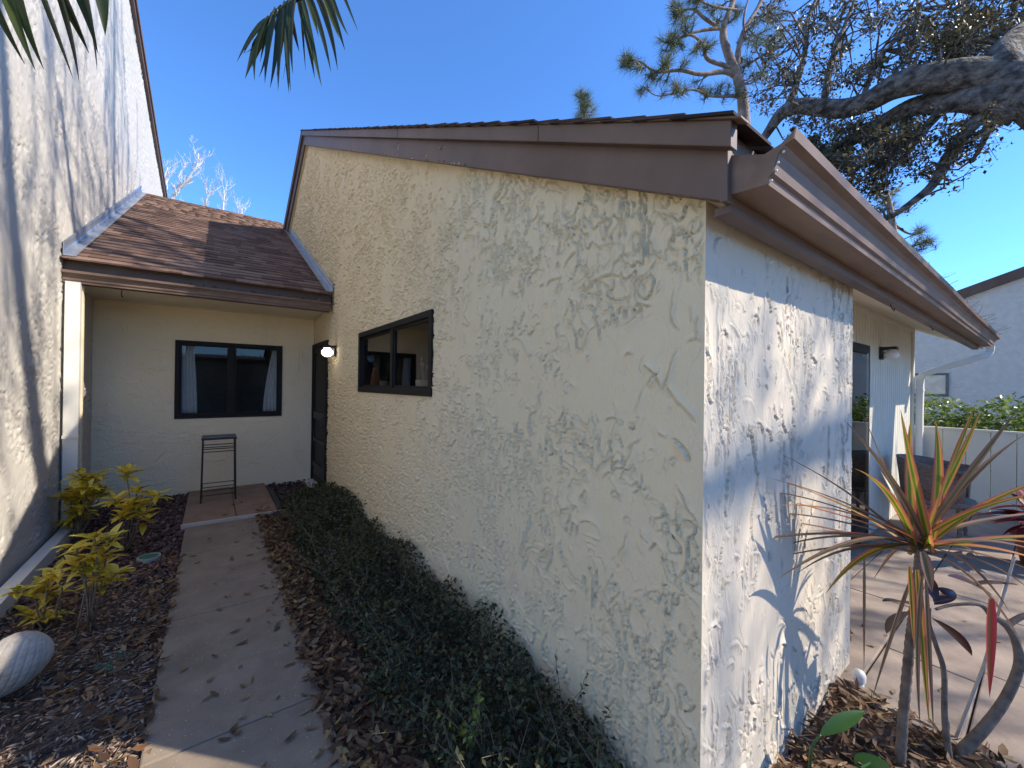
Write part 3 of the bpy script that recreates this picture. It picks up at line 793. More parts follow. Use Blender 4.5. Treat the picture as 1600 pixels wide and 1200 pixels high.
nd = 120; pts = np.stack([rng.uniform(-.4, 1.15, nd), rng.uniform(5.51, 5.6, nd), 2.50 + rng.uniform(0, .03, nd)], -1)
tag(scatter('leaf_debris', DRY_V, DRY_F, pts, rng.uniform(.02, .05, nd), rotmats(nd, .6), M['dry'], wg), kind='stuff')
# downspout at the left end, then a white drain box lying along the wall foot
s2 = spout(wing, [(-1.075, 5.56, 2.41), (-1.075, 5.56, 1.6), (-1.075, 5.56, .8), (-1.075, 5.555, .14)], .10, .075)
MB().box(-1.13, -1.02, 5.51, 5.60, .93, .96).build('pipe_strap', M['white_metal'], s2)
MB().box(-1.149, -1.02, 5.605, 5.66, .0, 2.40).build('side_post', M['stucco_back'], wing)
s3 = spout(wing, [(-1.06, 5.58, .075), (-1.06, 4.6, .07), (-1.06, 3.6, .06), (-1.06, 2.2, .05)], .11, .08, 'drain_pipe', 4, face='x')

# ================================================================== TALL HOUSE (left)
tall = thing('tall_house', (-1.15, 6, 0), 'tall white stucco house wall at left in dappled sun', 'house')
tt = lambda y: 7.70 - .195 * (y - 9.0)
U5 = graded(2.0, 15.0, .0125, .0022); V5 = graded(-.06, 9.1, .010, .0028)
H5 = stucco_height(U5, V5, 51, 90, 1.57, .5, .03, .17, .010, .004, 1.0, [(9, 3.6, (.38, .50, .62), .011, 100, 2.6, 3, .47), (18, 6, (.5,), .009, 130, 3.1, 2, .52)])
grid_wall('wall', U5, V5, H5, lambda a, b, h: np.stack([-1.15 + h, a, b], -1), lambda a, b: (b < 7.70 - .195 * (a - 9) - .02) & ~((a > 7.1) & (b < .5 * a - .45) & (a < 10)), M['stucco_left'], tall)
mb = MB(); mb.prism([(1.5, tt(1.5) - .16), (15.1, tt(15.1) - .16), (15.1, tt(15.1)), (1.5, tt(1.5))], -1.19, -1.10, 'x'); bevel(mb.build('rake_board', M['brown'], tall), .003)
mb = MB(); mb.prism([(1.5, tt(1.5) - .06), (15.1, tt(15.1) - .06), (15.1, tt(15.1) + .03), (1.5, tt(1.5) + .03)], -1.30, -1.075, 'x'); bevel(mb.build('rake_trim', M['brown_metal'], tall), .003)
mb = MB(); mb.prism([(1.5, tt(1.5) - .1), (15.1, tt(15.1) - .1), (15.1, tt(15.1) + .02), (1.5, tt(1.5) + .02)], -7, -1.31, 'x'); mb.build('roof', M['shingle_dark'], tall)
MB().box(-7, -1.16, 14.9, 15, -.05, 6.5).build('rear_wall', M['stucco_far'], tall)
mb = MB(); mb.prism([(-7, -.05), (-1.16, -.05), (-1.16, 9.0), (-7, 9.0)], 1.95, 2.0, 'y'); mb.build('front_wall', M['stucco_far'], tall)

# ================================================================== houses further off
nb = thing('neighbour_house', (14, 1, 0), 'pale shaded house beyond the patio fence with a small window', 'house')
rk_ = lambda y: 3.641 - .358 * (y - 1.303)
mb = MB(); mb.prism([(-5, -.05), (8, -.05), (8, rk_(8)), (-5, rk_(-5))], 14, 14.3, 'x'); mb.build('wall', M['stucco_far'], nb)
mb = MB(); mb.prism([(-5, rk_(-5) - .02), (8, rk_(8) - .02), (8, rk_(8) + .20), (-5, rk_(-5) + .20)], 13.9, 20, 'x'); mb.build('roof', M['brown'], nb)
nw = MB(); nw.box(13.96, 14.0, 1.50, 2.45, 1.34, 1.40); nw.box(13.96, 14.0, 1.50, 2.45, 1.85, 1.90); nw.box(13.96, 14, 1.50, 1.55, 1.40, 1.85); nw.box(13.96, 14, 2.40, 2.45, 1.40, 1.85)
nwo = nw.build('window', M['slate'], nb)
MB().box(13.985, 13.995, 1.55, 2.40, 1.40, 1.85).build('pane', M['galv'], nwo)
MB().box(13.94, 14, 1.45, 2.5, 1.28, 1.335).build('sill', M['stucco_far'], nb)

op = thing('opposite_house', (0, -9, 0), 'house across the yard behind the viewer, seen only in the window glass', 'house')
MB().box(-9, 7, -9.3, -9, -.05, 2.45).build('wall', M['stucco_far'], op)
mb = MB(); mb.prism([(-8.7, 2.40), (-8.7, 2.55), (-11.5, 2.85), (-14, 2.55), (-14, 2.40)], -9.3, 7.3, 'x'); mb.build('roof', M['brown'], op)

# ================================================================== PATIO FENCE
fence = thing('patio_fence', (7.5, .2, 0), 'cream board fence closing off the patio below the bushes', 'fence')
ysf = [1.235, 1.045, .853, .657, .457, .261, .065, -.13, -.33, -.53, -.73, -.93, -1.13, -1.33, -1.53, -1.73, -1.93]
for a_, b_ in zip(ysf[:-1], ysf[1:]):
    bevel(MB().box(7.5, 7.52, b_ + .003, a_ - .003, .0, .985).build('board', M['cream_paint'], fence), .003)
MB().box(7.49, 7.56, -1.94, 1.24, .986, 1.012).build('cap_rail', M['cream_paint'], fence)
for y in (1.2, -.3, -1.85): MB().box(7.522, 7.60, y - .04, y + .04, -.05, .985).build('post', M['cream_paint'], fence)

# ================================================================== THINGS
# ---- wall lamps
def wall_lamp(loc, rz, globe, label):
    t = thing('wall_lamp', loc, label, 'wall lamp', 'globe wall lamps'); t.rotation_euler.z = rz
    # local: wall plane at x=0, lamp sticks out towards -x
    def part(mb, name, mat, smooth=False):
        o = mb.build(name, mat); o.parent = t; 
        if smooth: o.data.shade_smooth()
        return o
    bevel(part(MB().box(-.02, 0, -.055, .055, -.10, .035), 'back_plate', M['iron']), .003)
    bevel(part(MB().box(-.135, -.02, -.045, .045, .0, .032), 'arm', M['iron']), .003)
    pr = [(.0005, 0)] + [(.066 * math.sin(a_) , -.062 * (1 - math.cos(a_)) * .86) for a_ in np.linspace(.35, math.pi, 14)]
    part(MB().lathe([(.042, .0)] + pr[1:-1] + [(.0005, -.108)], 24, Matrix.Translation((-.085, 0, 0))), 'globe', globe, True)
    return t


wall_lamp((1.214, 5.37, 1.915), 0, M['globe_lit'], 'lit white globe lamp on a black bracket beside the entry door')
wall_lamp((5.75, 1.118, 1.905), math.radians(90), M['globe'], 'unlit white globe lamp by the dark patio door at right')

# ---- curtains behind the entry window
def curtain(label, top, bot, folds):
    t = MB(); n = 60; rows = 14; vs = []
    for j in range(rows):
        v = j / (rows - 1); z = 1.045 + (1.955 - 1.045) * v
        k = v ** 1.6
        l = bot[0] + (top[0] - bot[0]) * k; r_ = bot[1] + (top[1] - bot[1]) * k
        for i in range(n):
            u = i / (n - 1); x = l + (r_ - l) * u
            vs.append((x, 6.855 + .018 * math.sin(u * folds * 2 * math.pi + .6 * math.sin(v * 3)) * (1.1 - .3 * v), z + (.03 * abs(math.sin(u * 9)) if j == rows - 1 else 0)))
    t.add(vs, [(j * n + i, j * n + i + 1, (j + 1) * n + i + 1, (j + 1) * n + i) for j in range(rows - 1) for i in range(n - 1)])
    o = t.build('curtain', M['curtain'], None, True); md = o.modifiers.new('s', 'SOLIDIFY'); md.thickness = .003
    tag(o, label, 'curtain', 'lace curtains in the entry window')


curtain('gathered white lace curtain at the left side of the entry window', (-.345, -.21), (-.352, -.165), 5)
curtain('white lace curtain tapering to the top at the right side of the entry window', (.70, .762), (.585, .765), 4)

# ---- plants and vase on the window sill
def pot(loc, r, h, label, leaf):
    t = thing('potted_plant', loc, label, 'potted plant', 'potted plants on the window sill'); z = loc[2]
    mb = MB(); mb.lathe([(.001, 0), (r * .86, 0), (r, h), (r * .92, h), (r * .88, h * .85), (.001, h * .85)], 20, Matrix.Translation(loc)); mb.build('pot', M['potwhite'], t, True)
    st = MB()
    for k in range(22 if leaf else 7):
        a_ = random.uniform(0, 6.28); e = random.uniform(.25, 1.1) if leaf else random.uniform(.1, .45); L = random.uniform(.06, .12) if leaf else random.uniform(.10, .2)
        d = Vector((math.cos(a_) * math.sin(e) * .6, math.sin(a_) * math.sin(e), math.cos(e)))
        p0 = Vector(loc) + Vector((0, 0, h * .8)); p1 = p0 + d * L * .6; p2 = p0 + d * L + Vector((0, 0, .01))
        st.tube([p0, p1, p2], [.004, .0035, .001] if leaf else [.002, .002, .001], 5)
        if not leaf: st.lathe([(.0005, -.02), (.007, 0), (.0005, .02)], 6, Matrix.Translation(p2))
    st.build('foliage' if leaf else 'stems', M['succulent'] if leaf else M['tile_edge'], t)


pot((1.33, 3.86, 1.409), .048, .10, 'small white pot with a spiky green plant on the sill', True)
pot((1.33, 2.97, 1.409), .062, .105, 'white pot with dry seed stems at the near end of the sill', False)
mb = MB(); mb.lathe([(.001, 0), (.052, 0), (.056, .02), (.047, .12), (.036, .19), (.026, .215), (.030, .235), (.022, .235), (.018, .2), (.001, .2)], 20, Matrix.Translation((1.33, 4.13, 1.409)))
tag(mb.build('vase', M['terracotta'], None, True), 'tapered terracotta vase at the far end of the window sill', 'vase')

# ---- iron plant stand by the back wall
ts = thing('plant_stand', (.07, 6.15, .046), 'tall black iron plant stand with a slate top by the back wall', 'plant stand')
x0, x1, y0, y1, zb, zt_ = -.09, .225, 5.985, 6.235, .046, .80
for x, sx in ((x0, -1), (x1, 1)):
    for y, sy in ((y0, -1), (y1, 1)):
        mb = MB(); mb.tube([(x + sx * .012, y, zb), (x, y, zt_ - .01)], .0085, 8); mb.lathe([(.001, 0), (.014, 0), (.012, .008), (.008, .012)], 10, Matrix.Translation((x + sx * .012, y, zb + .0005))); mb.build('leg', M['iron'], ts)
bevel(MB().box(x0 - .012, x1 + .012, y0 - .012, y1 + .012, zt_, zt_ + .022).build('tabletop', M['slate'], ts), .003)
MB().box(x0 - .016, x1 + .016, y0 - .018, y0 - .0125, zt_ - .012, zt_ + .012).build('top_rim', M['iron'], ts)
for z in (.70, .645, .225, .13):
    for y in (y0, y1):
        mb = MB(); mb.tube([(x0, y, z), (x1, y, z)], .0055, 6); mb.build('crossbar', M['iron'], ts)
    for x in (x0, x1):
        mb = MB(); mb.tube([(x, y0, z), (x, y1, z)], .0055, 6); mb.build('crossbar', M['iron'], ts)

# ---- black edging strip beside the porch tiles
bevel(tag(MB().box(.605, .66, 5.22, 6.30, -.02, .055).build('edging_strip', M['iron']), 'black edging strip along the right side of the porch tiles', 'edging'), .006)

# ---- valve covers
def valve(loc, r, ring, label):
    t = thing('valve_cover', loc, label, 'valve cover')
    MB().lathe([(.001, .014), (r * .8, .014), (r * .82, .010), (r * .82, -.03)], 28, Matrix.Translation(loc)).build('lid', M['green_plastic'], t)
    MB().lathe([(r * .84, -.03), (r * .84, .017), (r, .017), (r, -.03)], 28, Matrix.Translation(loc)).build('rim', ring, t)


valve((-.405, 4.40, .035), .075, M['grey_plastic'], 'round pale rimmed drain cover among the dark rocks')
valve((-.40, 2.93, -.004), .075, M['green_plastic'], 'round green plastic cover half buried in dry leaves')

# ---- big ceramic urn lying on its side
UC = P(16, 1040, 1.87); UD = (-AR * .30 - AF * .66 + Vector((0, 0, -.58))).normalized()
UT = Matrix.Translation(UC) @ UD.to_track_quat('Z', 'Y').to_matrix().to_4x4() @ Matrix.Diagonal((.66, .66, .60, 1))
urn = thing('ceramic_urn', (UC.x, UC.y, 0), 'big off white ceramic urn with net pattern, tipped over at the left edge', 'urn')
prof = [(.001, -.235), (.05, -.228), (.10, -.205), (.14, -.165), (.165, -.11), (.175, -.04), (.17, .03), (.15, .10), (.122, .15), (.105, .18)]
mb = MB(); n = 260; vs = []; Pf = []
for i in range(len(prof) - 1):
    for k in range(9):
        t_ = k / 9; Pf.append((prof[i][0] * (1 - t_) + prof[i + 1][0] * t_, prof[i][1] * (1 - t_) + prof[i + 1][1] * t_))
Pf.append(prof[-1])
for i, (r_, z_) in enumerate(Pf):
    v = i / (len(Pf) - 1)
    for k in range(n):
        a_ = 2 * math.pi * k / n
        q1 = (a_ * 20 / (2 * math.pi) + v * 7.5) % 1; q2 = (a_ * 16 / (2 * math.pi) - v * 9) % 1
        gr = max(math.exp(-((q1 - .5) / .10) ** 2), .8 * math.exp(-((q2 - .5) / .09) ** 2))
        rr = max(.0005, r_ - .0065 * gr * min(1, r_ / .06)); vs.append(UT @ Vector((rr * math.cos(a_), rr * math.sin(a_), z_)))
mb.add(vs, [(i * n + k, i * n + (k + 1) % n, (i + 1) * n + (k + 1) % n, (i + 1) * n + k) for i in range(len(Pf) - 1) for k in range(n)])
mb.build('body', M['ceramic'], urn, True)
MB().lathe([(.100, .172), (.125, .178), (.142, .188), (.145, .20), (.135, .208), (.112, .205), (.10, .17), (.09, .10), (.001, .05)], 40, UT).build('lip', M['urn_in'], urn, True)


# ---- leaf litter, chips and rocks
def pts_in(n, x0, x1, y0, y1, z0=0, z1=.02, p=None):
    x = rng.uniform(x0, x1, n); y = rng.uniform(y0, y1, n); z = rng.uniform(z0, z1, n)
    return np.stack([x, y, z], -1)


def stuff(name, tv, tf, pts, sc, rots, mat, label):
    return tag(scatter(name, tv, tf, pts, sc, rots, mat), label, None, None, 'stuff')


def aniso(n, lo, hi, flat=(.55, 1.0)):
    s = rng.uniform(lo, hi, n); return np.stack([s, s * rng.uniform(*flat, n), s * rng.uniform(.5, 1.4, n)], -1)


n = 3600; p = pts_in(n, -1.0, -.22, 3.95, 6.72, .0, .03)
stuff('lava_rock', ROCK_V, ROCK_F, p, aniso(n, .03, .062), rotmats(n, .35), M['rock'], 'dark reddish rocks covering the bed by the entry')
n = 500; p = pts_in(n, .62, 1.2, 5.5, 6.72, .0, .03)
stuff('lava_rock', ROCK_V, ROCK_F, p, aniso(n, .03, .06), rotmats(n, .35), M['rock'], 'dark reddish rocks in front of the screen door')
n = 9000; p = pts_in(n, -1.12, -.215, 1.0, 4.2, .004, .022)
stuff('bark_mulch', ROCK_V, ROCK_F, p, np.stack([rng.uniform(.018, .055, n), rng.uniform(.006, .014, n), rng.uniform(.01, .02, n)], -1), rotmats(n, .3), M['chip'], 'shredded bark mulch in the bed left of the path')


def dense(n, fx, x0, x1, y0, y1, z1):
    q = pts_in(n * 3, x0, x1, y0, y1, .008, z1); k = rng.random(len(q)) < fx(q[:, 0], q[:, 1]); return q[k][:n]


p = dense(1500, lambda x, y: np.where(x > -.38, 1, .35) * np.where(y > 2.6, 1, .5) * (vnoise(x, y, 4, 9) ** 1.5), -1.1, -.19, 1.5, 4.4, .035); n = len(p)
stuff('leaf_litter', DRY_V, DRY_F, p, aniso(n, .04, .085), rotmats(n, .35), M['dry'], 'dry brown leaves strewn over the mulch left of the path')
p = dense(4200, lambda x, y: np.clip(1.15 - np.abs(x - .50) * 3.2, 0.05, 1), .385, .85, .3, 5.4, .05); n = len(p)
stuff('leaf_litter', DRY_V, DRY_F, p, aniso(n, .032, .068), rotmats(n, .4), M['dry'], 'thick strip of dry leaves between the path and the hedge')
p = dense(2600, lambda x, y: np.ones_like(x), 1.25, 2.56, -.8, .64, .05); n = len(p)
stuff('leaf_litter', DRY_V, DRY_F, p, aniso(n, .04, .085, (.35, .8)), rotmats(n, .45), M['dry'], 'dry brown leaves and bark in the bed by the house corner')
p = dense(160, lambda x, y: np.ones_like(x), 2.8, 3.3, .7, 1.1, .03); n = len(p)
stuff('leaf_litter', DRY_V, DRY_F, p, aniso(n, .03, .06), rotmats(n, .4), M['dry'], 'drift of dry leaves behind the white house corner on the patio')

STK_V = [(-.5, 0, 0), (-.1, .012, .02), (.5, .03, 0), (.5, -.0, 0), (-.1, -.012, .02), (-.1, 0, .035)]
STK_F = [(0, 1, 5), (0, 5, 4), (1, 2, 5), (5, 2, 3), (5, 3, 4)]
for nm, bx_, n in (('left of the path', (-1.1, -.22, 1.2, 4.4), 420), ('beside the hedge', (.42, .7, .6, 5.2), 220), ('by the house corner', (1.26, 2.5, -.6, .62), 320)):
    p = pts_in(n, *bx_, .02, .05); stuff('fallen_twigs', STK_V, STK_F, p, rng.uniform(.04, .16, n), rotmats(n, .2), M['dry'], 'thin dry twigs lying in the bed ' + nm)

# single leaves on the path and the porch tiles
dl = []
for k in range(5):
    mb = MB(); cl = random.uniform(.3, 1.2)
    mb.add([(x_, y_ * random.uniform(.8, 1.15), z_ * cl) for x_, y_, z_ in DRY_V], DRY_F); me_ = mb.mesh('fallen_leaf'); me_.materials.append(M['dry_one']); dl.append(me_)


def fallen(x, y, z, s, label, group):
    o = bpy.data.objects.new('fallen_leaf', random.choice(dl)); C.objects.link(o)
    o.location = (x, y, z); o.scale = (s, s * random.uniform(.55, .95), s); o.rotation_euler = (random.gauss(0, .12), random.gauss(0, .12), random.uniform(0, 6.28))
    tag(o, label, 'leaf', group)


for k in range(95):
    y = 1.3 + 3.8 * random.random() ** 1.1; x = random.uniform(-.19, .41)
    if random.random() < .45: x = .41 - abs(random.gauss(0, .09))
    sz = random.uniform(.03, .072)
    where = 'nearest path slab' if y < 2.05 else 'second path slab' if y < 3.2 else 'third path slab' if y < 4.35 else 'path slab before the porch'
    side = 'at the left side of the ' if x < 0 else 'in the middle of the ' if x < .25 else 'near the leaf strip on the '
    fallen(x, y, .026, sz, ('small' if sz < .05 else 'large') + ' dry brown leaf ' + side + where, 'dry leaves scattered on the path')
for k in range(9):
    x, y = random.uniform(-.2, .57), random.uniform(5.25, 6.5)
    fallen(x, y, .05, random.uniform(.04, .075), 'dry leaf on the ' + ('front' if y < 5.93 else 'rear') + (' left' if x < .215 else ' right') + ' porch tile', 'dry leaves on the porch tiles')
for k in range(14):
    fallen(random.uniform(2.6, 4.2), random.uniform(-.7, .8), .012, random.uniform(.03, .06), 'dry leaf lying on the tan patio paving', 'dry leaves on the patio')

# ---- hedge along the gable wall
hd = thing('hedge', (.9, 3, 0), 'low dark green hedge running along the foot of the stucco wall', 'hedge')
n = 40000; x = rng.uniform(.56, 1.215, n); y = rng.uniform(.85, 5.75, n)
hh = (.09 + .11 * vnoise(x, y, 2.1, 71) + .14 * vnoise(x, y, 5, 72)) * np.clip((y - .8) / .5, 0, 1) ** .5 * np.clip((x - .56 - .12 * vnoise(y, y, 2.2, 73)) / .16, 0, 1) ** .6 * np.clip((5.75 - y) / .5, 0, 1) ** .5
hh *= np.where(x > 1.0, 1 + .25 * vnoise(y, x, 5, 75), 1)
z = hh * (1 - rng.random(n) ** 2 * .75); k = hh > .05
pts = np.stack([x, y, z], -1)[k]; n = len(pts)
tag(scatter('foliage', QLEAF_V, QLEAF_F, pts, .014 + .026 * rng.random(n) ** 1.6, rotmats(n, .8), M['hedgeleaf'], hd), kind='stuff')
tw = MB(); lp = []
for k in range(430):
    x_ = random.uniform(.64, 1.19); y_ = .85 + 4.6 * random.random() ** 1.2; h0 = .08; h1 = random.uniform(.16, .33) * (1.12 if x_ > .95 else .9)
    d = Vector((random.gauss(-.03, .10), random.gauss(0, .10), h1 - h0)); p0 = Vector((x_, y_, h0))
    if p0.x + d.x > 1.205: d.x = -abs(d.x)
    mid = p0 + d * .55 + Vector((random.gauss(0, .012), random.gauss(0, .012), 0)); tw.tube([p0, mid, p0 + d], [.0022, .0018, .001], 4, False)
    for i in range(11):
        t_ = .25 + .75 * i / 10; lp.append(p0 + d * t_)
tag(tw.build('twigs', M['twig'], hd), kind='stuff')
lp = np.array([tuple(v) for v in lp]); n = len(lp)
tag(scatter('sprig_leaves', QLEAF_V, QLEAF_F, lp, rng.uniform(.018, .036, n), rotmats(n, .8), M['hedgeleaf'], hd), kind='stuff')
# one sprig in a paler leaf colour near the front of the hedge
sp_ = thing('pale_sprig', (.86, 1.35, .1), 'pale leafy sprig at the front of the hedge', 'plant')
ms = MB(); lp = []
for k in range(7):
    p0 = Vector((.80 + random.gauss(0, .03), 1.28 + random.gauss(0, .04), .12)); d = Vector((random.gauss(-.02, .06), random.gauss(0, .07), random.uniform(.16, .30)))
    ms.tube([p0, p0 + d * .5 + Vector((.01, 0, 0)), p0 + d], [.002, .0018, .001], 4, False)
    for i in range(9): lp.append(tuple(p0 + d * (.2 + .8 * i / 8)))
ms.build('stem', M['twig'], sp_); n = len(lp)
tag(scatter('foliage', QLEAF_V, QLEAF_F, np.array(lp), rng.uniform(.018, .034, n), rotmats(n, .8), M['bushleaf'], sp_), kind='stuff')

# ---- croton plants
def leaf_mesh(L, wd, droop, fold, nseg=7, peak=.45):
    mb = MB(); vs = []
    for i in range(nseg + 1):
        t_ = i / nseg; x_ = L * t_; z_ = -droop * t_ * t_
        hw = wd * .5 * (math.sin(math.pi * min(1, t_ ** (math.log(.5) / math.log(peak)))) ** .8 if 0 < t_ < 1 else .02)
        vs += [(x_, -hw, z_ + fold * hw), (x_, 0, z_), (x_, hw, z_ + fold * hw)]
    mb.add(vs, [(i * 3 + j, (i + 1) * 3 + j, (i + 1) * 3 + j + 1, i * 3 + j + 1) for i in range(nseg) for j in range(2)])
    me_ = mb.mesh('leaf'); me_.shade_smooth(); return me_


CR = [leaf_mesh(.14 + .02 * (k % 3), .058 + .008 * (k % 2), .02 + .018 * (k % 4), .4, 6) for k in range(6)]
for me_ in CR: me_.materials.append(M['croton'])


def put_leaf(me_, pos, direction, parent, scale=1.0, name='leaf', roll=0):
    o = bpy.data.objects.new(name, me_); C.objects.link(o)
    d = Vector(direction).normalized(); q = d.to_track_quat('X', 'Z')
    o.rotation_mode = 'QUATERNION'; o.rotation_quaternion = q @ Matrix.Rotation(roll, 3, 'X').to_quaternion()
    o.location = pos; o.scale = (scale,) * 3; set_parent(o, parent); return o


def croton(base, clusters, label, size=1.0, nl=8):
    t = thing('croton_plant', base, label, 'croton', 'yellow croton plants in the left bed')
    B = Vector(base); depth = (B - Vector((0, 0, CAMZ))).dot(AF)
    for (px, py) in clusters:
        d_ = depth + random.uniform(-.12, .10); top = P(px, py, d_)
        if top.x < -1.02: top.x = -1.02 + random.uniform(0, .05)
        b0 = B + Vector((random.gauss(0, .03), random.gauss(0, .03), 0))
        mid = b0.lerp(top, .55) + Vector((random.gauss(0, .02), random.gauss(0, .02), .03)); mb = MB()
        mb.tube([b0, b0.lerp(mid, .5) + Vector((random.gauss(0, .01), random.gauss(0, .01), 0)), mid, mid.lerp(top, .6), top], [.0055, .005, .0045, .004, .003], 6)
        mb.build('stem', M['twig'], t, True)
        ax = (top - mid).normalized()
        for i in range(nl + random.randint(1, 5)):
            a_ = i * 2.4 + random.uniform(-.3, .3); e = random.uniform(-.1, 1.0)
            d = Vector((math.cos(a_) * math.cos(e), math.sin(a_) * math.cos(e), math.sin(e)))
            put_leaf(random.choice(CR), top - ax * random.uniform(0, .07), d, t, size * random.uniform(.55, 1.0))


croton((-.78, 3.55, 0), [(25, 925), (52, 920), (76, 905), (86, 890), (45, 962), (88, 962), (66, 925)], 'sparse croton with bright yellow leaves behind the tipped urn', .75, 11)
croton((-.57, 3.36, 0), [(118, 850), (148, 838), (172, 838), (132, 868), (150, 888), (168, 900), (122, 885), (182, 895), (160, 865)], 'leggy yellow croton with bare stems in the middle of the bed', .74, 13)
croton((-.99, 5.2, 0), [(85, 778), (102, 762), (128, 742), (150, 745), (160, 768), (98, 790), (112, 808), (90, 818), (128, 795), (143, 772), (120, 770), (135, 760)], 'tall bushy yellow croton against the white downspout', 1.0, 14)
croton((-.60, 4.72, 0), [(197, 737), (180, 780), (214, 768), (222, 785), (232, 812), (192, 802), (250, 772), (205, 790), (226, 800)], 'green and yellow croton nearest the porch tiles', .85, 13)

# ---- dracaena by the house corner
drac = thing('dracaena', (2.18, .357, 0), 'spiky red edged dracaena on a bare ringed trunk by the house corner', 'dracaena')
CT = P(1437, 858, 1.575)
tr = [Vector((2.176, .357, -.02)), P(1412, 1110, 1.585), P(1422, 1000, 1.58), P(1431, 930, 1.577), CT]
mb = MB(); pp = []; rr = []
for i in range(len(tr) - 1):
    for k in range(16):
        pp.append(tr[i].lerp(tr[i + 1], k / 16)); rr.append(.0165 - .004 * (i + k / 16) / 4 + (.0022 if k % 2 else 0))
pp.append(tr[-1]); rr.append(.0125)
mb.tube(pp, rr, 12); mb.build('trunk', M['stem_grey'], drac, True)


def strap(name, p0, p1, wd, sag, mat, parent, lift=0, n=12, up=None):
    """a strap leaf from p0 to p1 as a folded blade; sag bends it down mid-way to the tip"""
    p0 = Vector(p0); p1 = Vector(p1); me_ = bpy.data.meshes.new(name); vs = []; uv = []
    ctrl = p0.lerp(p1, .5) + Vector((random.gauss(0, .02), random.gauss(0, .02), sag)); pts = []
    for i in range(n + 1):
        t_ = i / n; pts.append(p0 * (1 - t_) ** 2 + ctrl * 2 * t_ * (1 - t_) + p1 * t_ ** 2)
    for i, q in enumerate(pts):
        t_ = i / n; d = (pts[min(n, i + 1)] - pts[max(0, i - 1)]).normalized()
        s_ = d.cross(up or Vector((0, 0, 1)))
        if s_.length < .08: s_ = AR - d * AR.dot(d)
        s_.normalize(); nn = s_.cross(d)
        hw = wd * .5 * min(1, .55 + 2.5 * t_) * (1 - max(0, (t_ - .35) / .65) ** 1.7 * .97)
        vs += [q - s_ * hw + nn * hw * .35, q - s_ * hw * .45 + nn * hw * .1, q, q + s_ * hw * .45 + nn * hw * .1, q + s_ * hw + nn * hw * .35]
        uv += [(0, t_), (.27, t_), (.5, t_), (.73, t_), (1, t_)]
    fs = [(i * 5 + j, (i + 1) * 5 + j, (i + 1) * 5 + j + 1, i * 5 + j + 1) for i in range(n) for j in range(4)]
    me_.from_pydata([tuple(v) for v in vs], [], fs); ul = me_.uv_layers.new(name='UVMap')
    for lo in me_.loops: ul.data[lo.index].uv = uv[lo.vertex_index]
    return link_mesh(name, me_, mat, parent, True)


dn = M['drac']; do = M['drac_old']
for (px, py, dd, wd, sag, mt) in [
    (1407, 640, -.02, .036, .0, dn), (1423, 655, .1, .028, .0, do), (1461, 655, .12, .030, .0, do), (1522, 638, -.12, .042, .0, dn), (1533, 640, .12, .026, .02, do),
    (1590, 640, .05, .026, .0, do), (1602, 678, .12, .024, .02, do), (1536, 728, .15, .03, .05, dn), (1345, 640, .1, .026, .0, do), (1318, 655, -.05, .026, .0, do),
    (1375, 735, .2, .03, .03, do), (1335, 732, -.18, .028, .05, dn), (1210, 705, .05, .024, .03, do), (1195, 745, -.1, .026, .03, do), (1165, 735, .1, .022, .02, do),
    (1148, 762, .05, .024, .05, do), (1172, 770, .2, .022, .03, do), (1205, 790, -.1, .026, .05, dn), (1160, 800, .12, .022, .05, do), (1190, 812, .22, .022, .02, do),
    (1110, 858, .0, .024, .08, do), (1195, 862, .15, .024, .06, do), (1215, 905, -.15, .026, .10, do), (1240, 900, .1, .024, .10, do), (1290, 928, -.02, .030, .07, dn),
    (1180, 880, .18, .020, .07, do), (1245, 830, .25, .022, .04, do), (1265, 770, .28, .022, .03, do),
    (1650, 745, .0, .030, .03, dn), (1640, 770, -.15, .042, .02, dn), (1660, 800, .15, .026, .04, do), (1670, 838, .0, .034, .03, dn), (1660, 862, .1, .026, .05, do),
    (1670, 880, -.08, .030, .06, do), (1640, 905, .12, .026, .08, do), (1620, 930, .05, .024, .09, do), (1600, 1010, -.05, .024, .13, do), (1580, 960, .15, .022, .10, do),
    (1690, 905, -.15, .028, .08, do), (1530, 870, .25, .026, .05, do), (1365, 905, .2, .024, .09, do)]:
    d_ = 1.575 + dd
    strap('leaf', CT + Vector((random.gauss(0, .012), random.gauss(0, .012), random.uniform(-.03, .04))), P(px, py, d_), wd * 1.1, sag + random.uniform(-.01, .05), mt if random.random() < .75 else dn, drac)
for (px0, py0, px, py, dd, wd, mt) in [(1432, 890, 1452, 1135, -.03, .030, dn), (1440, 900, 1438, 1140, -.05, .022, do), (1446, 905, 1459, 1145, -.01, .020, do), (1424, 900, 1362, 1095, -.04, .018, do),
                                      (1440, 862, 1456, 925, -.1, .040, do), (1350, 870, 1350, 1048, .04, .012, do), (1420, 885, 1428, 1010, -.06, .022, dn)]:
    strap('hanging_leaf', P(px0, py0, 1.56 + dd), P(px, py, 1.56 + dd), wd, 0, mt, drac, up=AF * -1)
strap('folded_red_leaf', P(1547, 935, 1.50), P(1546, 1090, 1.49), .040, 0, M['drac_red'], drac, up=AF * -1)

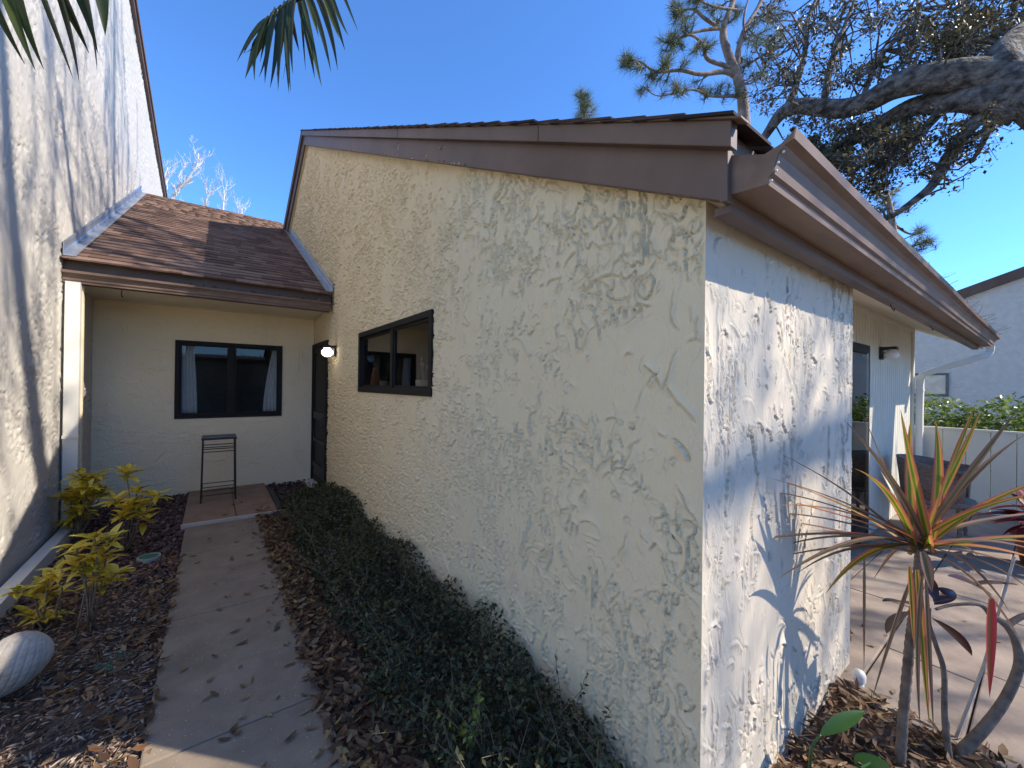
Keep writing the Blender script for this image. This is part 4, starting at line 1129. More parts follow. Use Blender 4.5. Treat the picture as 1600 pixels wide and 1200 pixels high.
# ---- rubber plant with burgundy leaves
rub = thing('rubber_plant', (2.41, .23, 0), 'bent bare trunk with dark burgundy leaves beside the dracaena', 'rubber plant')
def path_tube(name, pl, parent, mat, n=10, sub=5):
    pts = [P(a, b, c) for a, b, c, r_ in pl]; rs = [r_ for *_, r_ in pl]; o1 = []; o2 = []
    for i in range(len(pts) - 1):
        p0 = pts[max(0, i - 1)]; p1 = pts[i]; p2 = pts[i + 1]; p3 = pts[min(len(pts) - 1, i + 2)]
        for k in range(sub):
            t_ = k / sub
            o1.append(.5 * ((2 * p1) + (p2 - p0) * t_ + (2 * p0 - 5 * p1 + 4 * p2 - p3) * t_ ** 2 + (3 * p1 - p0 - 3 * p2 + p3) * t_ ** 3)); o2.append(rs[i] * (1 - t_) + rs[i + 1] * t_)
    o1.append(pts[-1]); o2.append(rs[-1]); mb = MB(); mb.tube(o1, o2, n); return mb.build(name, mat, parent, True), o1


path_tube('trunk', [(1482, 1205, 1.61, .027), (1500, 1178, 1.61, .021), (1540, 1135, 1.60, .018), (1572, 1090, 1.60, .0165), (1592, 1040, 1.60, .0155), (1586, 1000, 1.61, .013), (1570, 975, 1.62, .013), (1545, 960, 1.64, .010)], rub, M['stem_grey'])
path_tube('branch', [(1590, 1045, 1.60, .016), (1620, 1020, 1.58, .014), (1660, 990, 1.56, .012)], rub, M['stem_grey'])
path_tube('branch', [(1572, 978, 1.62, .012), (1600, 962, 1.62, .010), (1640, 955, 1.62, .008)], rub, M['stem_grey'])
path_tube('branch', [(1548, 962, 1.64, .010), (1530, 945, 1.66, .007), (1490, 945, 1.68, .006), (1462, 952, 1.68, .005)], rub, M['stem_grey'])
path_tube('stem', [(1484, 1195, 1.60, .013), (1476, 1120, 1.61, .010), (1475, 1050, 1.62, .009), (1463, 1010, 1.64, .008), (1452, 975, 1.66, .007), (1452, 950, 1.67, .006)], rub, M['stem_grey'])
RL = [leaf_mesh(.17 + .02 * k, .078, .02 + .02 * k, .35, 9, .48) for k in range(3)]
for me_ in RL: me_.materials.append(M['rub_leaf'])
for (p0, p1, sc) in [((1425, 945, 1.67), (1365, 930, 1.66), .8), ((1425, 955, 1.66), (1367, 990, 1.62), .95), ((1455, 965, 1.65), (1525, 1020, 1.60), 1.0), ((1460, 945, 1.69), (1500, 905, 1.75), .8),
                     ((1480, 900, 1.75), (1540, 915, 1.72), .9), ((1520, 915, 1.75), (1600, 905, 1.72), .95), ((1462, 940, 1.68), (1450, 905, 1.72), .7), ((1620, 960, 1.62), (1680, 930, 1.6), .9)]:
    a_ = P(*p0); put_leaf(random.choice(RL), a_, P(*p1) - a_, rub, sc, roll=random.uniform(-.5, .5))

# ---- green leaf seedlings at the house corner
GL = leaf_mesh(.22, .052, .03, .25, 9, .5); GL.materials.append(M['green_leaf'])
GR = leaf_mesh(.13, .12, .01, .15, 9, .5); GR.materials.append(M['green_leaf'])
sd1 = thing('seedling', (1.93, .53, 0), 'seedling with one long green leaf at the foot of the white corner', 'seedling')
path_tube('stem', [(1265, 1215, 1.45, .006), (1268, 1170, 1.46, .005), (1282, 1148, 1.47, .004)], sd1, M['green_leaf'], 6)
a_ = P(1280, 1150, 1.47); put_leaf(GL, a_, P(1362, 1098, 1.50) - a_, sd1, .95, roll=.35)
sd2 = thing('seedling', (2.1, .40, 0), 'low seedling with broad round green leaves beside the dracaena trunk', 'seedling')
for p0, p1, sc in (((1345, 1222, 1.50), (1392, 1180, 1.52), 1.0), ((1290, 1235, 1.45), (1340, 1212, 1.46), .9), ((1390, 1225, 1.52), (1425, 1208, 1.55), .8)):
    a_ = P(*p0); put_leaf(GR, a_, P(*p1) - a_, sd2, sc, roll=random.uniform(-.2, .4))
mb = MB(); mb.tube([(2.1, .40, -.01), (2.1, .4, .05), P(1345, 1200, 1.5)], .004, 6); mb.build('stem', M['green_leaf'], sd2)
# ---- bamboo stake, pipe cap
mb = MB(); mb.tube([(2.55, .25, -.02), P(1537, 1040, 1.70), P(1585, 870, 1.74)], [.006, .0055, .005], 8)
tag(mb.build('bamboo_stake', M['tile_edge']), 'thin straight stake leaning up from the bed edge', 'stake')
cp = thing('pipe_cap', (2.60, .575, 0), 'small white capped pipe at the bed edge behind the white corner', 'pipe')
MB().lathe([(.02, -.03), (.02, .05), (.001, .05)], 16, Matrix.Translation((2.60, .575, 0))).build('pipe', M['white_metal'], cp, True)
MB().lathe([(.027, .035), (.028, .06), (.022, .078), (.001, .085)], 16, Matrix.Translation((2.60, .575, 0))).build('cap', M['white_metal'], cp, True)

# ---- patio chair
ch = thing('patio_chair', (6.0, .75, 0), 'brown wicker tub chair on the patio behind the dracaena', 'chair')
cx, cy = 6.0, .72; mb = MB(); vs = []; n = 26
for j, (z_, r_) in enumerate(((.38, .27), (.55, .285), (.70, .30), (.78, .31))):
    for i in range(n):
        a_ = math.radians(-50 + 280 * i / (n - 1)); lift = .0 if j < 3 else -.12 * (abs(i / (n - 1) - .5) * 2) ** 2
        vs.append((cx + r_ * math.cos(a_), cy + r_ * math.sin(a_), z_ + lift))
mb.add(vs, [(j * n + i, j * n + i + 1, (j + 1) * n + i + 1, (j + 1) * n + i) for j in range(3) for i in range(n - 1)])
o = mb.build('backrest', M['wicker'], ch, True); md = o.modifiers.new('s', 'SOLIDIFY'); md.thickness = .025
MB().lathe([(.001, .34), (.28, .34), (.285, .37), (.27, .395), (.001, .40)], 26, Matrix.Translation((cx, cy, 0))).build('seat', M['wicker'], ch, True)
for a_ in (.7, 2.4, 3.9, 5.5):
    mb = MB(); mb.tube([(cx + .26 * math.cos(a_), cy + .26 * math.sin(a_), .008), (cx + .24 * math.cos(a_), cy + .24 * math.sin(a_), .35)], .016, 8); mb.build('leg', M['wicker'], ch)

# ---- red leaved plants in a pot on the patio
rp = thing('potted_red_plant', (5.6, .05, 0), 'pot of red and pink leaved plants on the patio', 'potted plant')
mb = MB(); mb.lathe([(.001, .008), (.12, .008), (.17, .24), (.185, .25), (.185, .28), (.165, .28), (.15, .24), (.001, .23)], 24, Matrix.Translation((5.6, .05, 0))); mb.build('pot', M['terracotta'], rp, True)
RD = [leaf_mesh(.24 + .03 * k, .095, .04 + .04 * k, .35, 8, .5) for k in range(3)]
for me_ in RD: me_.materials.append(M['red_leaf'])
for k in range(42):
    a_ = random.uniform(0, 6.28); e = random.uniform(-.15, .9); d = Vector((math.cos(a_) * math.cos(e), math.sin(a_) * math.cos(e), math.sin(e)))
    put_leaf(random.choice(RD), Vector((5.6, .05, .30 + random.uniform(0, .18))) + d * .04, d, rp, random.uniform(.7, 1.2))

# ---- bushes beyond the fence
def bush(c, r, h, n, label, mat):
    t = thing('bush', (c[0], c[1], 0), label, 'bush', 'bushes beyond the patio fence')
    q = rng.normal(size=(n, 3)); q /= np.linalg.norm(q, axis=1)[:, None]; q *= (rng.random(n) ** .35)[:, None]
    lum = 1 + .25 * (vnoise(q[:, 0] + 3, q[:, 1] + q[:, 2] + 3, 2.5, 88) - .5)
    pts = np.stack([c[0] + q[:, 0] * r * lum, c[1] + q[:, 1] * r * 1.1 * lum, h * .55 + q[:, 2] * h * .47 * lum], -1)
    tag(scatter('foliage', QLEAF_V, QLEAF_F, pts, rng.uniform(.05, .10, n), rotmats(n, .7), mat, t), kind='stuff')
    mb = MB()
    for k in range(5): mb.tube([(c[0], c[1], -.06), (c[0] + random.gauss(0, .1), c[1] + random.gauss(0, .1), h * .4), (c[0] + random.gauss(0, .25), c[1] + random.gauss(0, .25), h * .8)], [.02, .014, .006], 6)
    mb.build('stem', M['twig'], t)


bush((8.9, 1.15), .6, 1.40, 3600, 'bright green bush nearest the downspout behind the fence', M['bushleaf'])
bush((9.1, .35), .62, 1.38, 3600, 'green bush in the middle behind the fence', M['bushleaf'])
bush((9.2, -.45), .6, 1.30, 2800, 'green bush furthest right behind the fence', M['bushleaf'])
bush((.9, -6.5), 1.3, 2.6, 4200, 'large dark shrub behind the viewer, seen only in the window glass', M['oakleaf'])
bush((-1.6, -7), 1.0, 1.6, 4000, 'smaller dark shrub behind the viewer, seen only in the window glass', M['oakleaf'])

# ================================================================== TREES
def limb(pl, parent, mat, name='limb', n=10, px=True):
    if px: return path_tube(name, pl, parent, mat, n)
    mb = MB(); pts = [Vector(q[:3]) for q in pl]; rs = [q[3] for q in pl]; o1 = []; o2 = []
    for i in range(len(pts) - 1):
        p0 = pts[max(0, i - 1)]; p1 = pts[i]; p2 = pts[i + 1]; p3 = pts[min(len(pts) - 1, i + 2)]
        for k in range(6):
            t_ = k / 6
            o1.append(.5 * ((2 * p1) + (p2 - p0) * t_ + (2 * p0 - 5 * p1 + 4 * p2 - p3) * t_ ** 2 + (3 * p1 - p0 - 3 * p2 + p3) * t_ ** 3)); o2.append(rs[i] * (1 - t_) + rs[i + 1] * t_)
    o1.append(pts[-1]); o2.append(rs[-1]); mb.tube(o1, o2, n); return mb.build(name, mat, parent, True), o1


class Crown:
    """twigs and leaves gathered for one tree"""
    def __init__(s): s.tw = MB(); s.lp = []

    def clump(s, c, r, nl, src=None, twigs=3):
        c = Vector(c)
        if src is not None:
            q = min(src, key=lambda v: (v - c).length); m_ = q.lerp(c, .5) + Vector((random.gauss(0, .08), random.gauss(0, .08), random.gauss(0, .08))) * (q - c).length
            s.tw.tube([q, m_, c], [.016, .011, .006], 5, False)
        for k in range(twigs):
            d = Vector((random.gauss(0, 1), random.gauss(0, 1), random.gauss(0, .8))).normalized() * r * random.uniform(.6, 1.2)
            b = d.cross(Vector((random.gauss(0, 1), random.gauss(0, 1), random.gauss(0, 1)))) * .25
            s.tw.tube([c, c + d * .5 + b, c + d], [.006, .004, .002], 4, False)
            for i in range(nl // twigs):
                t_ = random.random() ** .7; s.lp.append(c + d * t_ + b * (1 - abs(2 * t_ - 1)) + Vector((random.gauss(0, 1), random.gauss(0, 1), random.gauss(0, 1))) * r * .16)

    def strand(s, c, L, nl):  # hanging leafy twig, added for the streak of shadow it casts
        c = Vector(c); e = c + Vector((random.gauss(0, .12), random.gauss(0, .12), -L)); m_ = c.lerp(e, .5) + Vector((random.gauss(0, .1), random.gauss(0, .1), 0))
        s.tw.tube([c, m_, e], [.014, .010, .004], 5, False)
        for i in range(nl):
            t_ = random.random(); q = c.lerp(m_, t_ * 2) if t_ < .5 else m_.lerp(e, t_ * 2 - 1)
            s.lp.append(q + Vector((random.gauss(0, .045), random.gauss(0, .045), random.gauss(0, .05))))

    def build(s, t, leafmat, lo, hi, twigmat):
        tag(s.tw.build('twigs', twigmat, t), kind='stuff')
        n = len(s.lp); p = np.array([tuple(v) for v in s.lp])
        o = scatter('crown', QLEAF_V, QLEAF_F, p, rng.uniform(lo, hi, n), rotmats(n, 1.0, True), leafmat, t); tag(o, kind='stuff')


# ---- live oak reaching over the roof from the right
oak = thing('oak_tree', (8.6, -2.4, 0), 'big oak whose thick limbs reach over the roof from the right', 'tree')
_, tk = limb([(8.75, -2.6, -.1, .52), (8.6, -2.4, 1.2, .44), (8.4, -1.9, 2.6, .42), (8.15, -1.2, 3.8, .40), (7.95, -.5, 4.5, .36)], oak, M['bark'], 'trunk', 16, False)
_, L1 = limb([(1760, 250, 4.2, 0.318), (1690, 190, 4.45, 0.310), (1610, 140, 4.7, 0.258), (1556, 122, 4.9, 0.215), (1469, 120, 5.1, 0.172), (1403, 133, 5.4, 0.163), (1359, 157, 5.7, 0.138), (1315, 170, 6.0, 0.129), (1250, 166, 6.3, 0.112), (1222, 177, 6.5, 0.099), (1200, 206, 6.7, 0.069), (1165, 260, 7, 0.043)], oak, M['bark'], n=16)
_, L2 = limb([(1600, 170, 4.75, .19), (1534, 156, 4.95, .16), (1478, 158, 5.2, .13), (1425, 168, 5.5, .12), (1381, 190, 5.8, .10), (1337, 216, 6.1, .085), (1294, 251, 6.4, .06), (1260, 290, 6.7, .04)], oak, M['bark'], n=12)
_, L3 = limb([(1560, 160, 4.9, .11), (1530, 185, 5.0, .085), (1512, 203, 5.05, .08), (1482, 246, 5.15, .07), (1457, 289, 5.25, .055), (1425, 316, 5.35, .04), (1394, 338, 5.5, .03), (1375, 345, 5.6, .015)], oak, M['bark'])
_, L4 = limb([(1480, 160, 5.2, .07), (1455, 190, 5.25, .055), (1434, 211, 5.3, .05), (1403, 233, 5.4, .035), (1385, 255, 5.5, .02)], oak, M['bark'])
_, L5 = limb([(1570, 118, 4.85, .20), (1562, 95, 4.9, .17), (1585, 65, 5.0, .15), (1640, 25, 5.2, .13), (1700, -40, 5.5, .10)], oak, M['bark'], n=12)
_, L6 = limb([(1289, 150, 6.15, .05), (1296, 110, 6.2, .045), (1305, 80, 6.3, .04), (1322, 35, 6.4, .03), (1340, -10, 6.5, .025), (1360, -60, 6.6, .02)], oak, M['bark'])
_, L7 = limb([(1232, 165, 6.4, .06), (1246, 125, 6.5, .05), (1258, 80, 6.6, .04), (1262, 30, 6.7, .03), (1290, -30, 6.8, .02)], oak, M['bark'])
_, L8 = limb([(1345, 160, 5.8, .04), (1375, 90, 6.0, .03), (1420, 40, 6.1, .025), (1440, -20, 6.2, .02)], oak, M['bark'])
_, L9 = limb([(1535, 170, 5.0, .05), (1545, 195, 5.0, .04), (1535, 225, 5.05, .03), (1520, 250, 5.1, .02)], oak, M['bark'])
cr = Crown(); ALL = [v for l in (L1, L2, L3, L4, L5, L6, L7, L8, L9) for v in l[::2]]
# (px, py, rx, ry, depth, clumps, leaves per clump)
for (px, py, rx, ry, d_, nc, nl) in [(1260, 60, 75, 75, 6.6, 46, 42), (1330, 60, 55, 70, 6.4, 34, 40), (1400, 60, 60, 60, 6.1, 30, 34), (1470, 70, 60, 45, 5.7, 46, 60), (1530, 60, 50, 40, 5.5, 44, 70), (1560, 20, 60, 40, 5.6, 34, 50),
                                     (1440, 10, 90, 30, 6.0, 22, 32), (1210, 120, 35, 60, 6.9, 20, 40), (1290, 120, 70, 30, 6.4, 22, 44), (1400, 105, 50, 20, 5.9, 12, 34),
                                     (1290, 225, 45, 35, 6.6, 44, 80), (1350, 230, 60, 40, 6.1, 54, 80), (1400, 225, 45, 40, 5.7, 26, 60), (1340, 280, 45, 30, 6.2, 30, 70), (1390, 200, 60, 20, 5.7, 22, 50), (1460, 200, 55, 26, 5.4, 16, 40),
                                     (1430, 255, 40, 25, 5.4, 12, 34), (1500, 235, 38, 26, 5.2, 16, 46), (1535, 195, 30, 20, 5.1, 14, 40), (1480, 270, 30, 16, 5.2, 8, 36), (1385, 330, 35, 18, 5.6, 10, 30), (1245, 185, 40, 25, 6.7, 16, 50), (1195, 165, 25, 25, 7.0, 10, 34)]:
    for k in range(int(nc * .68)):
        a_ = random.uniform(0, 6.28); q = math.sqrt(random.random())
        cr.clump(P(px + rx * q * math.cos(a_), py + ry * q * math.sin(a_), d_ + random.gauss(0, .45)), random.uniform(.14, .32), nl, ALL, 4)
# the rest of the crown, above and behind the viewer: it throws the dappled shade
HI = [[(8.0, -.7, 4.4, .3), (7.2, -1.6, 6.2, .24), (6.3, -2.2, 8.0, .17), (5.2, -2.2, 9.6, .10), (4.4, -1.8, 10.6, .05)],
      [(8.3, -1.7, 3.0, .3), (8.8, -3.4, 5.2, .24), (9.2, -4.8, 7.2, .17), (9.0, -6.2, 8.8, .10), (8.4, -7.2, 9.8, .05)],
      [(7.2, -1.6, 6.2, .18), (6.6, -.9, 7.8, .14), (5.4, -.2, 8.8, .10), (4.2, .3, 9.2, .06), (3.4, .6, 9.4, .03)],
      [(9.2, -4.8, 7.2, .15), (8.0, -4.9, 8.6, .11), (6.6, -4.6, 9.6, .08), (5.4, -4.2, 10.2, .04)],
      [(6.6, -.9, 7.8, .13), (6.2, .2, 9.4, .10), (5.4, 1.0, 10.8, .07), (4.4, 1.9, 11.8, .04), (3.4, 2.8, 12.5, .02)],
      [(6.3, -2.2, 8.0, .12), (6.6, -1.6, 9.6, .09), (6.2, -.6, 11.0, .06), (5.6, .4, 11.8, .03)]]
HA = []
for h_ in HI:
    _, q = limb(h_, oak, M['bark'], px=False); HA += q[6:]
for k in range(640):
    q = random.choice(HA[::1]); c = q + Vector((random.gauss(0, .75), random.gauss(0, .75), random.gauss(0, .55)))
    # gaps cut into the crown to let sun onto the walls and ground
    gx, gy = c.x - c.z / 1.16, c.y + 1.12 * c.z / 1.16
    if -1.2 < gx < .6 and .6 < gy < 3.1 and random.random() < .92: continue
    t_ = (.652 - c.y) / 1.12; fx, fz = c.x - t_, c.z - 1.16 * t_
    if 1.1 < fx < 2.9 and -.1 < fz < 1.8 and random.random() < .12: continue
    t_ = c.x + 1.15; ly, lz = c.y + 1.12 * t_, c.z - 1.16 * t_
    if 2.5 < ly < 9 and -.2 < lz < 6 and random.random() < .35: continue
    t_ = (.42 - c.y) / 1.12; fx, fz = c.x - t_, c.z - 1.16 * t_
    if 1.1 < fx < 7 and 1.8 < fz < 2.4 and random.random() < .8: continue
    if random.random() < .55: cr.strand(c, random.uniform(.9, 2.0), 60)
    else: cr.clump(c, random.uniform(.2, .45), 46, [q], 4)
for k in range(9):  # unseen loose strands added along the sun's path to streak the front wall
    fx, fz = random.uniform(1.2, 2.8), random.uniform(.3, 2.0); t_ = random.uniform(5.2, 7.0)
    cr.strand((fx + t_, .652 - 1.06 * t_, fz + 1.17 * t_), random.uniform(.8, 1.6), 46)
cr.build(oak, M['oakleaf'], .035, .075, M['bark'])


# ---- pines
def tuft(V_, F_, T_, c, ax, L, n):
    c = np.array(c)
    for k in range(n):
        d = Vector((random.gauss(0, 1), random.gauss(0, 1), random.gauss(0, 1))).normalized() * .95 + Vector(ax) * .75; d.normalize(); d *= L * random.uniform(.7, 1.05)
        s_ = d.cross(Vector((random.gauss(0, 1), random.gauss(0, 1), random.gauss(0, 1)))).normalized() * .005
        o0 = Vector(c) - Vector(ax) * random.uniform(0, L * .8); b = len(V_)
        V_ += [tuple(o0 - s_), tuple(o0 + s_), tuple(o0 + d + Vector((0, 0, -.05 * L)))]; F_.append((b, b + 1, b + 2)); t_ = random.random(); T_ += [t_] * 3


def pine(name_label, base, trunks, branches, tufts, L, label):
    t = thing('pine_tree', base, label, 'tree', 'pine trees beyond the roof')
    src = []
    for pl in trunks:
        _, q = limb(pl, t, M['pinebark'], 'trunk', 10); src += q
    for pl in branches:
        _, q = limb(pl, t, M['pinebark'], 'branch', 7); src += q
    V_, F_, T_ = [], [], []; tw = MB()
    for (px, py, d_, rx, ry, n) in tufts:
        for k in range(n):
            a_ = random.uniform(0, 6.28); qq = math.sqrt(random.random())
            c = P(px + rx * qq * math.cos(a_), py + ry * qq * math.sin(a_), d_ + random.gauss(0, .25)); s0 = min(src, key=lambda v: (v - c).length)
            m_ = s0.lerp(c, .55) + Vector((random.gauss(0, .06), random.gauss(0, .06), -.05)); tw.tube([s0, m_, c], [.022, .016, .009], 5, False)
            tuft(V_, F_, T_, c, (c - m_).normalized(), L, 75)
    tag(tw.build('twigs', M['pinebark'], t), kind='stuff')
    tag(np_mesh('crown', V_, F_, M['needle'], t, False, T_), kind='stuff')
    return t


bp = P(1163, 190, 11)
pine('', (bp.x, bp.y, 0), [[(1170, 640, 11, .22), (1168, 400, 11, .19), (1163, 190, 11, .15), (1155, 130, 11, .13), (1138, 85, 11, .11), (1130, 48, 11, .09), (1146, 0, 11, .07), (1160, -60, 11, .05)],
                              [(1158, 140, 11, .09), (1152, 95, 11.1, .08), (1162, 50, 11.2, .07), (1185, 10, 11.3, .05), (1205, -40, 11.3, .04)]],
     [[(1145, 108, 11, .07), (1130, 102, 11, .06), (1105, 92, 10.9, .05), (1098, 70, 10.8, .04), (1080, 55, 10.7, .03), (1060, 62, 10.7, .02)], [(1150, 120, 11, .08), (1132, 112, 11, .07), (1095, 116, 10.8, .055), (1062, 110, 10.7, .045), (1025, 112, 10.6, .035), (1002, 97, 10.5, .02), (985, 95, 10.5, .012)],
      [(1128, 46, 11, .055), (1100, 28, 10.9, .045), (1085, 15, 10.8, .03), (1062, 16, 10.7, .02)], [(1128, 44, 11, .05), (1095, 48, 10.8, .04), (1068, 56, 10.7, .025), (1045, 66, 10.6, .015)], [(1150, 16, 11, .04), (1115, 10, 10.8, .03), (1080, -5, 10.7, .02)],
      [(1150, 150, 11, .05), (1110, 150, 10.8, .035), (1080, 140, 10.7, .025), (1030, 150, 10.6, .015), (1005, 135, 10.5, .01)], [(1160, 105, 11, .04), (1195, 85, 10.9, .03), (1225, 70, 10.8, .02)], [(1165, 60, 11.1, .04), (1162, 30, 11.1, .03), (1172, -10, 11.2, .02)]],
     [(984, 92, 10.5, 12, 16, 9), (1045, 62, 10.6, 20, 14, 10), (1058, 20, 10.7, 12, 22, 9), (1040, 85, 10.6, 14, 12, 5), (1075, 30, 10.7, 12, 16, 6), (1018, 122, 10.6, 10, 9, 4), (1040, 132, 10.6, 20, 10, 4), (1100, 130, 10.8, 28, 16, 6), (1130, 20, 10.9, 30, 16, 8),
      (1165, 80, 11.2, 18, 22, 6), (1220, 68, 10.8, 18, 22, 8), (1215, 20, 11.2, 18, 18, 6), (1005, 140, 10.5, 10, 8, 3), (1086, 75, 10.7, 8, 12, 3), (1060, 95, 10.6, 20, 10, 5), (1090, 5, 10.8, 30, 12, 8), (1110, 60, 10.8, 16, 14, 4), (1190, 45, 11.1, 20, 20, 7), (1150, 130, 11, 30, 20, 6), (1060, 140, 10.6, 26, 8, 5), (1190, 120, 10.9, 20, 20, 6), (1000, 105, 10.5, 10, 8, 3)], .34, 'tall pine with needle tufts and forked pale trunk behind the roof peak')
b2 = P(914, 240, 20)
pine('', (b2.x, b2.y, 0), [[(920, 640, 20, .2), (918, 300, 20, .14), (914, 190, 20, .08), (908, 140, 20, .04)]], [], [(910, 165, 20, 20, 26, 26), (920, 185, 20, 22, 12, 14)], .55, 'small pine top just clearing the roofline')
b3 = P(1445, 600, 12.5)
pine('', (b3.x, b3.y, 0), [[(1400, 640, 12.5, .2), (1400, 480, 12.5, .16), (1395, 360, 12.5, .10), (1385, 300, 12.5, .06)]], [[(1398, 400, 12.5, .05), (1425, 385, 12.4, .04), (1450, 378, 12.3, .02)], [(1396, 350, 12.5, .05), (1420, 365, 12.4, .03), (1440, 362, 12.3, .02)], [(1390, 320, 12.5, .05), (1370, 300, 12.5, .03)]],
     [(1450, 378, 12.3, 20, 12, 7), (1438, 360, 12.3, 14, 6, 4), (1425, 392, 12.4, 14, 12, 5), (1385, 305, 12.5, 28, 14, 9), (1400, 320, 12.5, 20, 12, 5)], .36, 'pine tufts showing past the gutter at right')


# ---- bare pale trees beyond the wing roof
def bare(pl, label, seed):
    r = random.Random(seed); base = P(*pl[0][:3]); t = thing('bare_tree', (base.x, base.y, 0), label, 'tree', 'leafless trees beyond the entry roof')
    path_tube('trunk', pl, t, M['pale_bark'], 7)
    mb = MB()
    def grow(p, d, L, r_, lv):
        q = p + d * L * .5 + Vector((r.gauss(0, .06), r.gauss(0, .06), r.gauss(0, .04))) * L; e = p + d * L + Vector((0, 0, .08 * L)); mb.tube([p, q, e], [r_, r_ * .8, r_ * .55], 5, False)
        if lv <= 0: return
        for k in range(r.randint(2, 3)):
            nd_ = (d + Vector((r.gauss(0, .5), r.gauss(0, .5), r.uniform(.05, .55)))).normalized(); grow(p.lerp(e, r.uniform(.4, 1)), nd_, L * r.uniform(.5, .8), r_ * .6, lv - 1)
    for i in range(1, len(pl)):
        p = P(*pl[i][:3]); pr_ = P(*pl[i - 1][:3])
        for k in range(3):
            d = ((p - pr_).normalized() + Vector((r.gauss(0, .55), r.gauss(0, .4), r.uniform(.1, .8)))).normalized(); grow(pr_.lerp(p, r.random()), d, r.uniform(.7, 1.3), max(.02, pl[i][3] * .5), 3)
    mb.build('crown', M['pale_bark'], t)


bare([(258, 640, 34, .30), (262, 350, 34, .20), (268, 315, 34, .15), (275, 300, 34, .12), (290, 285, 34, .10), (300, 270, 34, .07), (308, 258, 34, .05), (310, 240, 34, .035)], 'leafless pale tree with a crooked limb beside the tall house', 3)
bare([(240, 640, 36, .28), (248, 340, 36, .18), (254, 300, 36, .10), (256, 280, 36, .06), (262, 262, 36, .04)], 'leafless pale tree half hidden by the tall house edge', 4)
bare([(310, 640, 35, .25), (315, 360, 35, .12), (318, 325, 35, .08), (326, 305, 35, .06), (336, 292, 35, .04)], 'leafless pale tree in the middle above the entry roof', 5)
bare([(345, 640, 35, .25), (346, 370, 35, .12), (348, 335, 35, .08), (350, 310, 35, .05), (351, 300, 35, .03)], 'leafless pale tree with upright twigs above the entry roof', 6)
bare([(376, 640, 38, .2), (376, 370, 38, .09), (377, 345, 38, .05), (379, 325, 38, .03)], 'thin leafless sapling furthest right above the entry roof', 8)

# ---- palm whose fronds hang in at the top
palm = thing('palm_tree', (-.55, -.9, 0), 'palm whose drooping fronds hang in at the top of the view', 'palm')
PT = Vector((-.35, -.15, 4.3))
limb([(-.62, -1.0, -.1, .12), (-.58, -.85, 1.4, .10), (-.5, -.6, 2.8, .09), (-.35, -.15, 4.3, .08)], palm, M['stem_grey'], 'trunk', 14, False)


def leaflet(p0, p1, wd, sag, fr, away):
    a0 = Vector(p0); a1 = Vector(p1) + Vector((random.gauss(0, .012), random.gauss(0, .012), random.gauss(0, .02)))
    o = strap('leaflet', a0, a1, wd, sag, M['sun_palm'], fr, up=away, n=10); return o


def frond_px(rachis, leaflets, wd):
    mb = MB(); pts = [PT] + [P(*q) for q in rachis]; o1 = []
    for i in range(len(pts) - 1):
        p0 = pts[max(0, i - 1)]; p1 = pts[i]; p2 = pts[i + 1]; p3 = pts[min(len(pts) - 1, i + 2)]
        for k in range(8):
            t_ = k / 8; o1.append(.5 * ((2 * p1) + (p2 - p0) * t_ + (2 * p0 - 5 * p1 + 4 * p2 - p3) * t_ ** 2 + (3 * p1 - p0 - 3 * p2 + p3) * t_ ** 3))
    o1.append(pts[-1]); mb.tube(o1, [.016 - .012 * i / len(o1) for i in range(len(o1))], 8)
    fr = mb.build('frond', M['sun_palm'], palm, True)
    for (a0, b0, a1, b1, d0, d1) in leaflets:
        leaflet(P(a0, b0, d0), P(a1, b1, d1), wd * random.uniform(.8, 1.15), random.uniform(-.01, .05), fr, -AF + Vector((random.gauss(0, .35), random.gauss(0, .35), random.gauss(0, .2))))


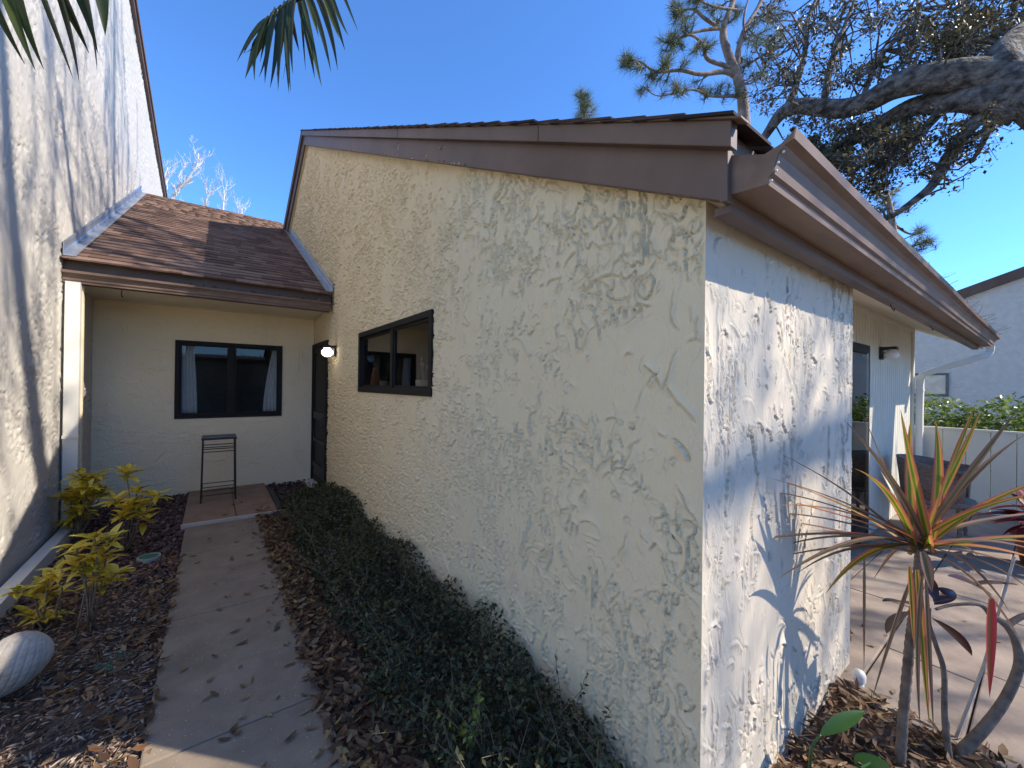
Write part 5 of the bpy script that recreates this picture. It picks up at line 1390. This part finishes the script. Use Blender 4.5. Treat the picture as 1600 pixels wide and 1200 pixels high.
frond_px([(560, -220, 1.5), (520, -70, 1.8), (475, -10, 1.9), (425, 25, 1.95), (395, 70, 1.97)],
         [(415, 30, 376, 93, 1.95, 1.97), (420, 25, 392, 118, 1.95, 1.95), (425, 20, 404, 128, 1.95, 1.93), (430, 18, 416, 132, 1.94, 1.93), (436, 15, 425, 134, 1.93, 1.92), (442, 10, 434, 137, 1.93, 1.9), (448, 5, 447, 140, 1.92, 1.9), (455, 0, 457, 140, 1.92, 1.88),
          (462, -5, 462, 112, 1.91, 1.87), (470, -12, 508, 128, 1.9, 1.85), (478, -20, 522, 115, 1.9, 1.85), (486, -26, 527, 95, 1.88, 1.83), (495, -36, 541, 78, 1.86, 1.82), (505, -46, 545, 55, 1.84, 1.8), (400, 62, 385, 108, 1.97, 1.97), (408, 50, 379, 90, 1.96, 1.98), (465, -8, 488, 100, 1.95, 1.97), (450, 0, 470, 95, 1.97, 1.98),
          (430, 10, 440, 90, 1.98, 2.0), (515, -60, 560, 45, 1.82, 1.78), (440, 8, 412, 95, 1.98, 2.0), (475, -15, 500, 70, 1.96, 1.98), (432, 14, 398, 100, 1.99, 2.02), (446, 2, 428, 118, 1.99, 2.02), (458, -4, 450, 120, 1.98, 2.0), (470, -12, 478, 118, 1.97, 1.98), (500, -40, 530, 60, 1.9, 1.9), (412, 40, 372, 84, 1.97, 2.0)], .026)
frond_px([(-120, -260, 1.2), (-60, -140, 1.4), (40, -80, 1.6), (140, -50, 1.75), (210, -30, 1.85)],
         [(-70, -60, 2, 112, 1.5, 1.5), (-40, -70, 32, 104, 1.5, 1.55), (-10, -70, 58, 106, 1.55, 1.55), (20, -75, 84, 112, 1.55, 1.6), (45, -70, 112, 118, 1.6, 1.62), (75, -65, 124, 122, 1.62, 1.65), (100, -60, 142, 108, 1.65, 1.68), (125, -55, 160, 112, 1.7, 1.72), (150, -45, 162, 60, 1.75, 1.75), (-100, -50, -10, 125, 1.45, 1.45), (60, -70, 138, 90, 1.66, 1.7)], .044)
# further unseen fronds over the viewer's head, added for the shade they cast
for k, (az, L) in enumerate(((200, 2.0), (250, 2.1), (300, 2.0), (340, 1.9), (150, 1.9))):
    a_ = math.radians(az); d = Vector((math.cos(a_), math.sin(a_), 0)); mb = MB(); pts = []
    for i in range(13):
        t_ = i / 12; pts.append(PT + d * L * t_ + Vector((0, 0, .75 * t_ - 1.5 * t_ * t_)))
    mb.tube(pts, [.016 - .012 * i / 12 for i in range(13)], 7); fr = mb.build('frond', M['sun_palm'], palm, True); s_ = d.cross(Vector((0, 0, 1)))
    for i in range(2, 13):
        for sg in (-1, 1):
            p0 = pts[i]; strap('leaflet', p0, p0 + s_ * sg * .42 + d * .28 + Vector((0, 0, -.25)), .036, .06, M['sun_palm'], fr, n=5)
